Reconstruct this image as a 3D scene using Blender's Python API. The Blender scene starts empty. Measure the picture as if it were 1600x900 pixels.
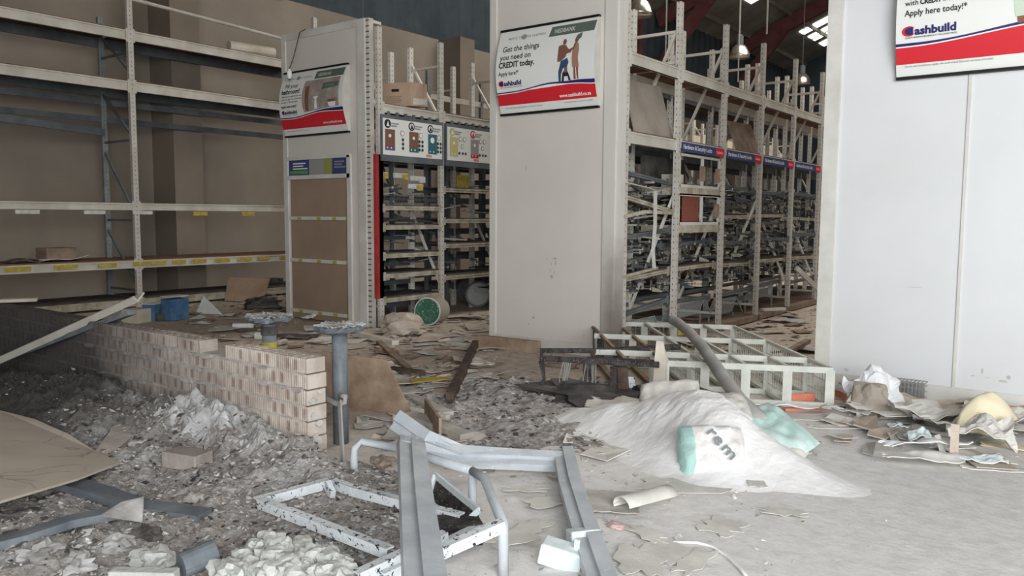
import bpy, bmesh, math, random
import numpy as np
from mathutils import Vector, Matrix, noise

random.seed(7)
rnd = random.Random(11)
PI = math.pi
sc = bpy.context.scene
COL = sc.collection

# ------------------------------------------------------------------ camera
F_PX = 1245.6
YAW, PITCH, ROLL, EYE = 0.649738, 0.0896966, 0.0051095, 1.6
_w = Vector((-math.sin(YAW) * math.cos(PITCH), math.cos(YAW) * math.cos(PITCH), -math.sin(PITCH)))
_r = Vector((math.cos(YAW), math.sin(YAW), 0.0))
_u = _r.cross(_w)
_r, _u = _r * math.cos(ROLL) + _u * math.sin(ROLL), _u * math.cos(ROLL) - _r * math.sin(ROLL)
cam_d = bpy.data.cameras.new('camera')
cam = bpy.data.objects.new('camera', cam_d)
COL.objects.link(cam)
cam_d.sensor_width = 36.0
cam_d.lens = F_PX / 1600.0 * 36.0
cam_d.clip_start = 0.05
cam_d.clip_end = 300
M4 = Matrix.Identity(4)
for i in range(3):
    M4[i][0], M4[i][1], M4[i][2] = _r[i], _u[i], -_w[i]
M4[2][3] = EYE
cam.matrix_world = M4
sc.camera = cam

# ------------------------------------------------------------------ sky, daylight, exposure
SKY_STRENGTH = 3.0
world = bpy.data.worlds.new('sky')
sc.world = world
world.use_nodes = True
_bg = world.node_tree.nodes['Background']
_bg.inputs['Color'].default_value = (0.90, 0.95, 1.0, 1)
_bg.inputs['Strength'].default_value = SKY_STRENGTH
sc.view_settings.view_transform = 'Standard'
sc.view_settings.look = 'None'
sc.view_settings.gamma = 1.0
sc.view_settings.use_curve_mapping = False
sc.view_settings.exposure = 0.25


def area_light(name, loc, target, sx, sy, power, col):
    l = bpy.data.lights.new(name, 'AREA')
    l.shape = 'RECTANGLE'; l.size = sx; l.size_y = sy
    l.energy = power; l.color = col
    o = bpy.data.objects.new(name, l)
    COL.objects.link(o)
    o.location = loc
    o.rotation_euler = (Vector(target) - Vector(loc)).to_track_quat('-Z', 'Y').to_euler()
    return o


# daylight that enters through the open shop front on the right hand side behind the viewer
area_light('daylight_entrance', (5.2, -2.2, 3.2), (-3.0, 7.0, 1.0), 6.0, 4.5, 720, (0.95, 0.98, 1.0))
# daylight from the roof lights deeper in the hall
area_light('daylight_rooflight', (-4.5, 19.0, 11.8), (-7.5, 16.0, 0.0), 9.0, 13.0, 1500, (1.0, 0.95, 0.88))

# ------------------------------------------------------------------ placing helpers


def at(px, py, z=0.0):
    d = _r * ((px - 800) / F_PX) - _u * ((py - 450) / F_PX) + _w
    return Vector((0, 0, EYE)) + d * ((z - EYE) / d.z)


def at_y(px, py, Y):
    d = _r * ((px - 800) / F_PX) - _u * ((py - 450) / F_PX) + _w
    return Vector((0, 0, EYE)) + d * (Y / d.y)


def at_x(px, py, X):
    d = _r * ((px - 800) / F_PX) - _u * ((py - 450) / F_PX) + _w
    return Vector((0, 0, EYE)) + d * (X / d.x)


def lin(c):
    return tuple(((v / 255.0) / 12.92 if v <= 10 else (((v / 255.0) + 0.055) / 1.055) ** 2.4) for v in c)


# ------------------------------------------------------------------ materials
class NT:
    def __init__(self, name):
        self.m = bpy.data.materials.new(name)
        self.m.use_nodes = True
        self.t = self.m.node_tree
        self.b = self.t.nodes['Principled BSDF']
        self.co = None

    def n(self, kind, **kw):
        x = self.t.nodes.new(kind)
        for k, v in kw.items():
            if hasattr(x, k):
                setattr(x, k, v)
        return x

    def l(self, a, b):
        self.t.links.new(a, b)

    def coord(self, world=False):
        if world:
            g = self.n('ShaderNodeNewGeometry')
            return g.outputs['Position']
        return self.n('ShaderNodeTexCoord').outputs['Object']

    def noise(self, vec, scale, detail=5, rough=0.6, dist=0.0):
        x = self.n('ShaderNodeTexNoise')
        x.inputs['Scale'].default_value = scale
        x.inputs['Detail'].default_value = detail
        x.inputs['Roughness'].default_value = rough
        x.inputs['Distortion'].default_value = dist
        self.l(vec, x.inputs['Vector'])
        return x.outputs['Fac']

    def ramp(self, fac, stops):
        x = self.n('ShaderNodeValToRGB')
        e = x.color_ramp.elements
        while len(e) > 1:
            e.remove(e[-1])
        e[0].position = stops[0][0]; e[0].color = (*stops[0][1], 1)
        for p, c in stops[1:]:
            q = e.new(p); q.color = (*c, 1)
        self.l(fac, x.inputs['Fac'])
        return x.outputs['Color']

    def mix(self, fac, a, b):
        x = self.n('ShaderNodeMix', data_type='RGBA')
        if isinstance(fac, float):
            x.inputs[0].default_value = fac
        else:
            self.l(fac, x.inputs[0])
        for s, v in ((6, a), (7, b)):
            if isinstance(v, tuple):
                x.inputs[s].default_value = (*v, 1)
            else:
                self.l(v, x.inputs[s])
        return x.outputs[2]

    def maprange(self, v, a, b, c=0.0, d=1.0):
        x = self.n('ShaderNodeMapRange')
        x.inputs[1].default_value = a; x.inputs[2].default_value = b
        x.inputs[3].default_value = c; x.inputs[4].default_value = d
        self.l(v, x.inputs[0])
        return x.outputs[0]

    def math(self, op, a, b=None):
        x = self.n('ShaderNodeMath', operation=op)
        for i, v in enumerate((a, b)):
            if v is None:
                continue
            if isinstance(v, (int, float)):
                x.inputs[i].default_value = v
            else:
                self.l(v, x.inputs[i])
        return x.outputs[0]

    def bump(self, h, strength, dist=0.02):
        x = self.n('ShaderNodeBump')
        x.inputs['Strength'].default_value = strength
        x.inputs['Distance'].default_value = dist
        self.l(h, x.inputs['Height'])
        self.l(x.outputs['Normal'], self.b.inputs['Normal'])

    def fin(self, col, rough=0.8, metal=0.0):
        if isinstance(col, tuple):
            self.b.inputs['Base Color'].default_value = (*col, 1)
        else:
            self.l(col, self.b.inputs['Base Color'])
        self.b.inputs['Roughness'].default_value = rough
        self.b.inputs['Metallic'].default_value = metal
        self.b.inputs['Specular IOR Level'].default_value = 0.3
        return self.m


def dusty(name, c1, c2, scale=3.0, lo=0.38, hi=0.65, rough=0.85, metal=0.0, bump=0.15, world=False, speck=None, bscale=30):
    t = NT(name)
    v = t.coord(world)
    n1 = t.noise(v, scale)
    col = t.ramp(n1, [(lo, lin(c1)), (hi, lin(c2))])
    if speck:
        n2 = t.noise(v, scale * 7, 3, 0.7)
        f = t.maprange(n2, speck[1], speck[1] + 0.05)
        col = t.mix(f, col, lin(speck[0]))
    if bump:
        t.bump(t.noise(v, bscale, 4), bump)
    return t.fin(col, rough, metal)


def plain(name, c, rough=0.6, metal=0.0):
    return NT(name).fin(lin(c), rough, metal)


M = {}
M['panel'] = dusty('white_panel_paint', (206, 200, 191), (214, 208, 200), 0.7, bump=0.02, rough=0.45)  # white panels further in, warm interior light put into the colour
M['panel_lit'] = dusty('lit_panel_paint', (210, 210, 209), (217, 217, 218), 0.7, bump=0.02, rough=0.45)  # lit copy of the white panel, stronger entrance daylight put into the colour
M['frame_white'] = dusty('aged_white_enamel', (196, 192, 184), (214, 211, 204), 2.0, bump=0.03, rough=0.5)


def post_mat(name, c1, c2):
    t = NT(name)
    v = t.coord()
    s = t.n('ShaderNodeSeparateXYZ'); t.l(v, s.inputs[0])
    fz = t.math('FRACT', t.math('MULTIPLY', s.outputs['Z'], 1 / 0.075))
    inz = t.math('LESS_THAN', fz, 0.26)
    ay = t.math('ABSOLUTE', s.outputs['Y'])
    iny = t.math('LESS_THAN', ay, 0.007)
    ax = t.math('ABSOLUTE', s.outputs['X'])
    inx = t.math('LESS_THAN', ax, 0.006)
    m = t.math('MULTIPLY', inz, t.math('MAXIMUM', iny, inx))
    col = t.ramp(t.noise(v, 3.0), [(0.4, lin(c1)), (0.62, lin(c2))])
    col = t.mix(m, col, lin((96, 90, 84)))
    return t.fin(col, 0.5)


M['post'] = post_mat('perforated_cream_steel', (186, 180, 170), (204, 199, 190))
M['post_grey'] = post_mat('perforated_grey_steel', (118, 122, 124), (140, 143, 144))
M['post_white'] = post_mat('perforated_white_steel', (214, 209, 198), (226, 221, 210))
M['beam'] = dusty('cream_steel_beam', (184, 178, 166), (206, 201, 190), 2.5, bump=0.03, rough=0.5)
M['beam_dusty'] = dusty('dust_coated_beam', (150, 142, 122), (190, 184, 168), 6, bump=0.1, speck=((120, 110, 84), 0.6))
M['beam_grey'] = dusty('grey_steel_beam', (84, 90, 94), (108, 113, 116), 2.5, bump=0.03, rough=0.55)
M['deck'] = dusty('brown_shelf_board', (100, 74, 58), (128, 98, 78), 3, bump=0.1)
M['deck_dark'] = dusty('soiled_dark_shelf', (62, 60, 58), (98, 93, 86), 4, bump=0.15)
M['brown_board'] = dusty('brown_hardboard', (146, 124, 106), (158, 136, 117), 1.2, bump=0.03, rough=0.7)
M['red'] = dusty('red_enamel', (150, 44, 44), (168, 58, 54), 5, bump=0.0, rough=0.5)
M['label_yellow'] = dusty('faded_yellow_label', (168, 146, 56), (190, 172, 88), 14, bump=0.0)
M['label_white'] = dusty('white_label', (190, 188, 184), (214, 212, 208), 14, bump=0.0)
M['black'] = plain('black_rail', (22, 21, 20), 0.5)
M['sheet'] = plain('poster_paper', (226, 226, 220), 0.45)
M['p_red'] = plain('print_red', (206, 42, 52), 0.45)
M['p_navy'] = plain('print_navy', (44, 40, 100), 0.45)
M['p_white'] = plain('print_white', (236, 234, 230), 0.45)
M['p_green'] = plain('print_green_grey', (92, 104, 94), 0.45)
M['p_text'] = plain('print_dark_text', (40, 40, 44), 0.45)
M['p_grey'] = plain('print_grey_text', (150, 150, 146), 0.45)
M['p_blue'] = plain('print_blue', (58, 72, 116), 0.45)
M['p_teal'] = plain('print_teal', (50, 104, 112), 0.45)
M['p_brown'] = plain('print_brown', (124, 88, 72), 0.45)
M['p_skin'] = plain('print_skin', (136, 84, 66), 0.45)
M['p_dress'] = plain('print_dress', (160, 122, 104), 0.45)
M['p_jeans'] = plain('print_jeans', (52, 78, 112), 0.45)
M['p_olive'] = plain('print_olive', (150, 148, 84), 0.45)
M['p_mint'] = plain('print_pale_mint', (196, 208, 188), 0.45)
M['p_room'] = dusty('print_room_photo', (146, 132, 124), (176, 164, 156), 6, bump=0)
M['p_yellow'] = plain('print_yellow', (196, 188, 130), 0.45)
M['p_mauve'] = plain('print_mauve', (98, 88, 130), 0.45)
M['carton'] = dusty('carton_board', (168, 142, 120), (184, 160, 138), 2, bump=0.03)
M['carton_pale'] = dusty('pale_carton_board', (196, 186, 166), (220, 212, 196), 2, bump=0.03)
M['carton_grey'] = dusty('dust_grey_board', (150, 140, 128), (168, 158, 145), 2, bump=0.03)
M['scrap_tan'] = dusty('tan_scrap_card', (184, 169, 153), (206, 192, 178), 6, bump=0.1, world=True)
M['scrap_grey'] = dusty('grey_scrap_card', (168, 162, 155), (194, 189, 182), 6, bump=0.1, world=True)
M['scrap_brown'] = dusty('brown_scrap_wood', (124, 106, 92), (154, 134, 116), 6, bump=0.2, world=True)
M['scrap_pale'] = dusty('pale_scrap_sheet', (202, 198, 190), (222, 218, 210), 6, bump=0.1, world=True)
M['scrap_white'] = dusty('white_scrap_sheet', (226, 226, 226), (238, 238, 238), 6, bump=0.05, world=True)
M['orange'] = dusty('terracotta_enamel', (206, 118, 94), (222, 142, 116), 6, bump=0.05)
M['yellow_foam'] = dusty('yellow_foam', (226, 212, 178), (234, 224, 196), 4, bump=0.1)
M['burnt'] = dusty('burnt_black_steel', (40, 38, 38), (78, 72, 70), 12, bump=0.4, speck=((170, 164, 158), 0.62))
M['gondola'] = dusty('pale_grey_green_steel', (190, 192, 182), (212, 212, 202), 5, bump=0.04, rough=0.5, speck=((150, 148, 136), 0.66))
M['blue_steel'] = dusty('blue_grey_painted_steel', (176, 182, 187), (200, 204, 207), 4, bump=0.12, rough=0.55, speck=((206, 208, 208), 0.63))
M['pipe_steel'] = dusty('dark_blue_grey_pipe', (96, 102, 108), (128, 133, 138), 5, bump=0.1, rough=0.45)
M['scaled_white'] = dusty('blistered_white_paint', (206, 210, 212), (226, 229, 230), 5, bump=0.3, speck=((46, 48, 56), 0.58), bscale=60)
M['wood'] = dusty('weathered_wood', (134, 112, 94), (170, 148, 126), 5, bump=0.2)
M['wood_dark'] = dusty('charred_wood', (56, 46, 42), (112, 92, 80), 5, bump=0.3)
M['wood_pale'] = dusty('pale_dusted_wood', (196, 186, 170), (220, 212, 198), 5, bump=0.15)
M['ash_block'] = dusty('ash_coated_block', (150, 140, 132), (178, 168, 160), 5, bump=0.3)
M['chalk'] = dusty('chalky_plaster', (188, 188, 182), (208, 208, 202), 5, bump=0.5)
M['tube'] = dusty('dusty_grey_tube', (160, 158, 154), (182, 180, 176), 4, bump=0.1)
M['wire'] = plain('galvanised_wire', (150, 150, 146), 0.5, 0.3)
M['wire_dark'] = plain('dull_wire', (96, 96, 96), 0.6, 0.3)
M['lamp'] = plain('spun_aluminium', (206, 196, 180), 0.25, 0.9)
M['maroon'] = dusty('maroon_steel', (104, 62, 62), (122, 78, 76), 2, bump=0)
M['roof'] = dusty('grey_roof_lining', (128, 124, 114), (150, 146, 136), 0.8, bump=0.05)
M['clad'] = dusty('dark_wall_cladding', (62, 72, 78), (78, 88, 92), 0.8, bump=0.0)
M['masonry'] = dusty('sooty_plaster_wall', (136, 126, 114), (158, 147, 134), 0.45, lo=0.35, hi=0.68, bump=0.05, world=True)
M['pilaster_dark'] = dusty('grey_plaster_wall', (122, 112, 102), (140, 128, 114), 0.45, bump=0.05, world=True)
M['blue_box'] = dusty('blue_box_card', (66, 104, 140), (90, 128, 158), 6, bump=0.05)
M['metal_bright'] = dusty('scuffed_white_tin', (208, 218, 220), (232, 240, 240), 8, bump=0.2, rough=0.4)
M['pot_green'] = dusty('flaked_green_lid', (52, 96, 76), (66, 110, 88), 6, lo=0.4, hi=0.6, bump=0.05, speck=((206, 200, 186), 0.6))
M['drum_grey'] = dusty('grey_drum_skin', (116, 118, 120), (150, 150, 150), 4, bump=0.1)
M['lid_white'] = dusty('torn_white_lid', (186, 188, 190), (204, 206, 206), 4, bump=0.1, speck=((60, 60, 62), 0.63))
M['glass_tint'] = plain('dark_glass', (66, 64, 62), 0.6)

# floor
_t = NT('dust_covered_concrete')
_v = _t.coord(True)
_s = _t.n('ShaderNodeSeparateXYZ'); _t.l(_v, _s.inputs[0])
_n1 = _t.noise(_v, 1.1, 7, 0.65)
_n2 = _t.noise(_v, 9, 6, 0.7)
_tan = _t.ramp(_n2, [(0.35, lin((168, 153, 139))), (0.52, lin((192, 177, 163))), (0.7, lin((208, 196, 184)))])
_wht = _t.ramp(_n2, [(0.3, lin((216, 211, 206))), (0.5, lin((229, 225, 221))), (0.72, lin((238, 236, 233)))])
_g = _t.math('ADD', _t.math('MULTIPLY', _s.outputs['X'], 0.75), _t.math('MULTIPLY', _s.outputs['Y'], -0.35))
_g = _t.math('ADD', _g, _t.math('MULTIPLY', _n1, 1.6))
_f = _t.maprange(_g, -4.6, -2.6)
_c = _t.mix(_f, _tan, _wht)
_n3 = _t.noise(_v, 2.3, 8, 0.75, 0.6)
_f3 = _t.maprange(_n3, 0.60, 0.70, 0.0, 0.25)
_c = _t.mix(_f3, _c, lin((150, 142, 136)))
_t.bump(_t.noise(_v, 14, 8, 0.7), 0.35, 0.03)
M['floor'] = _t.fin(_c, 0.9)

# ash ground
_t = NT('burnt_ash_ground')
_v = _t.coord(True)
_s = _t.n('ShaderNodeSeparateXYZ'); _t.l(_v, _s.inputs[0])
_n1 = _t.noise(_v, 3.2, 8, 0.75, 0.4)
_n2 = _t.noise(_v, 22, 6, 0.75)
_a = _t.ramp(_n1, [(0.34, lin((112, 106, 101))), (0.46, lin((158, 149, 140))), (0.56, lin((180, 175, 170))), (0.66, lin((216, 218, 220)))])
_b = _t.ramp(_n2, [(0.36, lin((104, 99, 96))), (0.48, lin((164, 156, 149))), (0.62, lin((212, 210, 208)))])
_c = _t.mix(0.5, _a, _b)
_f = _t.maprange(_t.math('ADD', _s.outputs['X'], _t.math('MULTIPLY', _n1, 1.6)), -5.4, -4.0, 0.9, 0.0)
_c = _t.mix(_f, _c, lin((58, 54, 51)))
_t.bump(_n2, 1.0, 0.03)
M['ash'] = _t.fin(_c, 0.95)
M['ash_chip'] = dusty('ash_fragment', (132, 127, 122), (200, 198, 196), 4, lo=0.3, hi=0.66, bump=0.3, world=True)
M['char_chip'] = dusty('char_fragment', (62, 60, 60), (104, 98, 94), 4, bump=0.3, world=True)
M['pale_chip'] = dusty('pale_fragment', (176, 170, 162), (222, 220, 216), 4, bump=0.2, world=True)
M['tan_chip'] = dusty('tan_fragment', (146, 132, 118), (186, 172, 156), 4, bump=0.2, world=True)
M['powder'] = dusty('white_cement_powder', (228, 225, 222), (240, 239, 238), 3, bump=0.35, world=True, bscale=16)

# bricks : pale sand brick with rusty core patches and a soot stain to the left end
_t = NT('pale_ribbed_brick')
_v = _t.coord(True)
_o = _t.coord(False)
_s = _t.n('ShaderNodeSeparateXYZ'); _t.l(_v, _s.inputs[0])
_so = _t.n('ShaderNodeSeparateXYZ'); _t.l(_o, _so.inputs[0])
_base = _t.ramp(_t.noise(_v, 5, 5), [(0.35, lin((176, 162, 150))), (0.6, lin((206, 194, 182)))])
_px = _t.math('ABSOLUTE', _t.math('SUBTRACT', _t.math('ABSOLUTE', _t.math('ADD', _so.outputs['X'], 0.01)), 0.042))
_pf = _t.maprange(_px, 0.012, 0.026, 1.0, 0.0)
_pz = _t.maprange(_t.math('ABSOLUTE', _t.math('SUBTRACT', _so.outputs['Z'], 0.045)), 0.026, 0.042, 1.0, 0.0)
_pn = _t.maprange(_t.noise(_v, 3.3, 3), 0.34, 0.52)
_pf = _t.math('MULTIPLY', _t.math('MULTIPLY', _pf, _pz), _t.math('MULTIPLY', _pn, 0.66))
_c = _t.mix(_pf, _base, lin((112, 84, 72)))
_soot = _t.math('ADD', _s.outputs['X'], _t.math('ADD', _t.math('MULTIPLY', _t.noise(_v, 1.4, 5), 1.4), _t.math('MULTIPLY', _s.outputs['Z'], 0.9)))
_sf = _t.maprange(_soot, -5.9, -3.1, 0.94, 0.0)
_c = _t.mix(_sf, _c, lin((50, 47, 46)))
_t.bump(_t.noise(_v, 60, 4), 0.25, 0.01)
M['brick'] = _t.fin(_c, 0.9)
_t = NT('smeared_mortar')
_v = _t.coord(True)
_s = _t.n('ShaderNodeSeparateXYZ'); _t.l(_v, _s.inputs[0])
_base = _t.ramp(_t.noise(_v, 12, 5), [(0.35, lin((166, 159, 152))), (0.65, lin((204, 199, 194)))])
_soot = _t.math('ADD', _s.outputs['X'], _t.math('MULTIPLY', _t.noise(_v, 1.4, 5), 1.4))
_sf = _t.maprange(_soot, -6.5, -4.2, 0.85, 0.0)
_c = _t.mix(_sf, _base, lin((60, 58, 58)))
_t.bump(_t.noise(_v, 60, 4), 0.4, 0.01)
M['mortar'] = _t.fin(_c, 0.95)

# skylight: translucent sheet lit from outside
_t = NT('translucent_roof_sheet')
_t.b.inputs['Emission Color'].default_value = (1, 0.98, 0.93, 1)
_t.b.inputs['Emission Strength'].default_value = 3.0
M['skylight'] = _t.fin((0.8, 0.8, 0.8), 0.6)

# cement bag materials
_t = NT('white_bag_green_print')
_v = _t.coord()
_s = _t.n('ShaderNodeSeparateXYZ'); _t.l(_v, _s.inputs[0])
_f = _t.math('LESS_THAN', _t.math('ADD', _s.outputs['X'], _t.math('MULTIPLY', _t.noise(_v, 6, 3), 0.06)), -0.09)
_base = _t.ramp(_t.noise(_v, 9, 5), [(0.35, lin((206, 200, 194))), (0.6, lin((228, 226, 224)))])
_c = _t.mix(_f, _base, lin((164, 196, 188)))
_t.bump(_t.noise(_v, 9, 4), 0.5, 0.03)
M['bag_label'] = _t.fin(_c, 0.8)
M['bag_green'] = dusty('faded_green_bag', (160, 190, 182), (192, 208, 202), 5, lo=0.35, hi=0.6, bump=0.4, bscale=9)
M['bag_paper'] = dusty('dusty_paper_bag', (196, 190, 182), (218, 214, 208), 5, bump=0.5, bscale=9)


# ------------------------------------------------------------------ mesh builder
class MB:
    def __init__(self):
        self.v = []
        self.f = []
        self.smooth = False

    def add(self, vs, fs):
        b = len(self.v)
        self.v.extend([tuple(p) for p in vs])
        self.f.extend([tuple(i + b for i in q) for q in fs])
        return self

    def box(self, c, s, R=None):
        hx, hy, hz = s[0] / 2, s[1] / 2, s[2] / 2
        vs = [Vector((x, y, z)) for x in (-hx, hx) for y in (-hy, hy) for z in (-hz, hz)]
        if R is not None:
            vs = [R @ p for p in vs]
        c = Vector(c)
        return self.add([c + p for p in vs], [(0, 1, 3, 2), (4, 6, 7, 5), (0, 4, 5, 1), (2, 3, 7, 6), (0, 2, 6, 4), (1, 5, 7, 3)])

    def bb(self, lo, hi):
        return self.box([(a + b) / 2 for a, b in zip(lo, hi)], [abs(b - a) for a, b in zip(lo, hi)])

    def frame(self, d, up=(0, 0, 1)):
        d = Vector(d).normalized()
        up = Vector(up)
        if abs(d.dot(up)) > 0.98:
            up = Vector((0, 1, 0))
        s = d.cross(up).normalized()
        return d, s, s.cross(d).normalized()

    def bar(self, a, b, w, h, up=(0, 0, 1)):
        """rectangular bar from a to b, w sideways, h along up"""
        a, b = Vector(a), Vector(b)
        d, s, u = self.frame(b - a, up)
        vs = []
        for p in (a, b):
            for i, j in ((-1, -1), (1, -1), (1, 1), (-1, 1)):
                vs.append(p + s * (i * w / 2) + u * (j * h / 2))
        return self.add(vs, [(0, 1, 2, 3), (7, 6, 5, 4), (0, 4, 5, 1), (1, 5, 6, 2), (2, 6, 7, 3), (3, 7, 4, 0)])

    def sweep(self, pts, prof, ups=None, close=True, cap=True):
        """sweep a closed 2d profile along points"""
        pts = [Vector(p) for p in pts]
        n, k = len(pts), len(prof)
        vs = []
        last_s = None
        for i, p in enumerate(pts):
            d = (pts[min(i + 1, n - 1)] - pts[max(i - 1, 0)])
            up = ups[i] if ups else (0, 0, 1)
            dd, s, u = self.frame(d, up)
            if last_s is not None and ups is None and s.dot(last_s) < 0:
                s, u = -s, -u
            last_s = s
            for x, y in prof:
                vs.append(p + s * x + u * y)
        fs = []
        for i in range(n - 1):
            for j in range(k if close else k - 1):
                j2 = (j + 1) % k
                fs.append((i * k + j, i * k + j2, (i + 1) * k + j2, (i + 1) * k + j))
        if cap and close:
            fs.append(tuple(range(k - 1, -1, -1)))
            fs.append(tuple((n - 1) * k + j for j in range(k)))
        return self.add(vs, fs)

    def tube(self, pts, r, k=8):
        return self.sweep(pts, [(r * math.cos(2 * PI * j / k), r * math.sin(2 * PI * j / k)) for j in range(k)])

    def lathe(self, c, prof, k=24, axis=None, jag=0.0):
        """prof: (radius, height)"""
        c = Vector(c)
        R = Matrix.Identity(3) if axis is None else Vector((0, 0, 1)).rotation_difference(Vector(axis)).to_matrix()
        vs = []
        for r, h in prof:
            for j in range(k):
                a = 2 * PI * j / k
                rr = r * (1 + jag * (rnd.random() - 0.5))
                vs.append(c + R @ Vector((rr * math.cos(a), rr * math.sin(a), h + jag * 0.15 * (rnd.random() - 0.5))))
        fs = []
        for i in range(len(prof) - 1):
            for j in range(k):
                j2 = (j + 1) % k
                fs.append((i * k + j, i * k + j2, (i + 1) * k + j2, (i + 1) * k + j))
        fs.append(tuple(range(k - 1, -1, -1)))
        fs.append(tuple((len(prof) - 1) * k + j for j in range(k)))
        return self.add(vs, fs)

    def prism(self, poly, n, th):
        """polygon (3d points, planar) extruded th along -n"""
        n = Vector(n).normalized()
        k = len(poly)
        a = [Vector(p) for p in poly]
        vs = a + [p - n * th for p in a]
        fs = [tuple(range(k)), tuple(range(2 * k - 1, k - 1, -1))]
        for j in range(k):
            j2 = (j + 1) % k
            fs.append((j, j + k, j2 + k, j2))
        return self.add(vs, fs)

    def sheet(self, fn, nx, ny, th):
        """fn(u,v)->point, given thickness downwards"""
        top = [Vector(fn(i / nx, j / ny)) for j in range(ny + 1) for i in range(nx + 1)]
        W = nx + 1
        fs = []
        N = len(top)
        for j in range(ny):
            for i in range(nx):
                a = j * W + i
                fs.append((a, a + 1, a + W + 1, a + W))
                fs.append((a + N, a + W + N, a + W + 1 + N, a + 1 + N))
        for i in range(nx):
            fs.append((i + N, i + 1 + N, i + 1, i))
            a = ny * W + i
            fs.append((a, a + 1, a + 1 + N, a + N))
        for j in range(ny):
            a = j * W
            fs.append((a, a + W, a + W + N, a + N))
            b = a + nx
            fs.append((b, b + N, b + W + N, b + W))
        return self.add(top + [p - Vector((0, 0, th)) for p in top], fs)

    def build(self, name, mat, parent=None, origin=None, smooth=None, bevel=0.0):
        me = bpy.data.meshes.new(name)
        if parent is not None and origin is None:
            off = Vector(parent['_w'])
            loc = Vector((0, 0, 0))
        elif parent is not None:
            off = Vector(origin)
            loc = off - Vector(parent['_w'])
        else:
            if origin is None:
                a = np.array(self.v)
                mn, mx = a.min(0), a.max(0)
                origin = ((mn[0] + mx[0]) / 2, (mn[1] + mx[1]) / 2, mn[2])
            off = Vector(origin)
            loc = off
        a = np.array(self.v, dtype=float) - np.array(off)
        me.from_pydata(a.tolist(), [], self.f)
        me.materials.append(M[mat] if isinstance(mat, str) else mat)
        sm = self.smooth if smooth is None else smooth
        if sm:
            me.polygons.foreach_set('use_smooth', [True] * len(me.polygons))
        me.update()
        o = bpy.data.objects.new(name, me)
        COL.objects.link(o)
        o.location = loc
        o['_w'] = list(off)
        if parent is not None:
            o.parent = parent
        if bevel:
            md = o.modifiers.new('edge', 'BEVEL'); md.width = bevel; md.segments = 2; md.limit_method = 'ANGLE'
        ALL.append(o)
        return o


ALL = []


def tag(o, label=None, cat=None, group=None, kind=None):
    if label: o['label'] = label
    if cat: o['category'] = cat
    if group: o['group'] = group
    if kind: o['kind'] = kind
    return o


def thing(name, loc, label, cat, group=None):
    o = bpy.data.objects.new(name, None)
    o.empty_display_size = 0.1
    COL.objects.link(o)
    o.location = loc
    o['_w'] = list(loc)
    ALL.append(o)
    return tag(o, label, cat, group)


def struct(name, mb, mat, parent=None, **kw):
    o = mb.build(name, mat, parent, **kw)
    if parent is None:
        o['kind'] = 'structure'
    return o


# ================================================================== SETTING
Y0 = 7.76          # the plane of all aisle end panels
WX = -15.2         # left wall
EAVE = 9.9


def roof_z(x):
    return EAVE + 0.40 * (x - WX) if x < 1.0 else EAVE + 0.40 * (1.0 - WX) - 0.40 * (x - 1.0)


struct('floor', MB().bb((-16.2, -6, -0.12), (18, 46, 0)), 'floor')
wl = struct('wall_left', MB().bb((WX - 0.25, -6, 0), (WX, 46, 6.42)), 'masonry')
for i, y in enumerate((0.02, 8.32, 16.62, 24.92, 33.2)):
    MB().bb((WX - 0.02, y, 0), (-14.42, y + 0.6, 6.415)).build('pilaster', 'pilaster_dark', wl)
# corrugated cladding above the masonry
m = MB()
ys = np.arange(-6, 46, 0.15)
prof = []
for k_, y in enumerate(ys):
    d = 0.0 if k_ % 4 < 2 else -0.05
    prof.append((WX - 0.12 + d, y))
vs = []
for (x, y) in prof:
    vs += [(x, y, 6.40), (x, y, EAVE + 0.05)]
m.add(vs, [(2 * i, 2 * i + 2, 2 * i + 3, 2 * i + 1) for i in range(len(prof) - 1)])
m.build('wall_cladding', 'clad', wl)
MB().bb((WX - 0.3, -6, 6.40), (WX - 0.18, 46, EAVE)).build('cladding_back', 'clad', wl)
for y in (3.0, 11.3, 19.6, 27.9, 36.2):
    MB().bb((WX - 0.1, y, 6.42), (WX + 0.12, y + 0.22, EAVE)).build('steel_column', 'maroon', wl)
m = MB().bb((-16.2, 46, 0), (18, 46.3, 17))
struct('wall_back', m, 'clad')
struct('wall_right', MB().bb((17.7, -2.4, 0), (18, 46, 12)), 'masonry')
# front wall beside the open shop entrance (behind the viewer)
wf = struct('wall_front', MB().bb((-16.2, -2.6, 0), (-1.2, -2.35, 11.4)), 'masonry')
MB().bb((-1.2, -2.6, 7.0), (18, -2.35, 16.0)).build('lintel', 'masonry', wf)
MB().bb((-16.2, -2.6, 11.4), (-1.2, -2.35, 16.0)).build('gable', 'masonry', wf)

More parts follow.
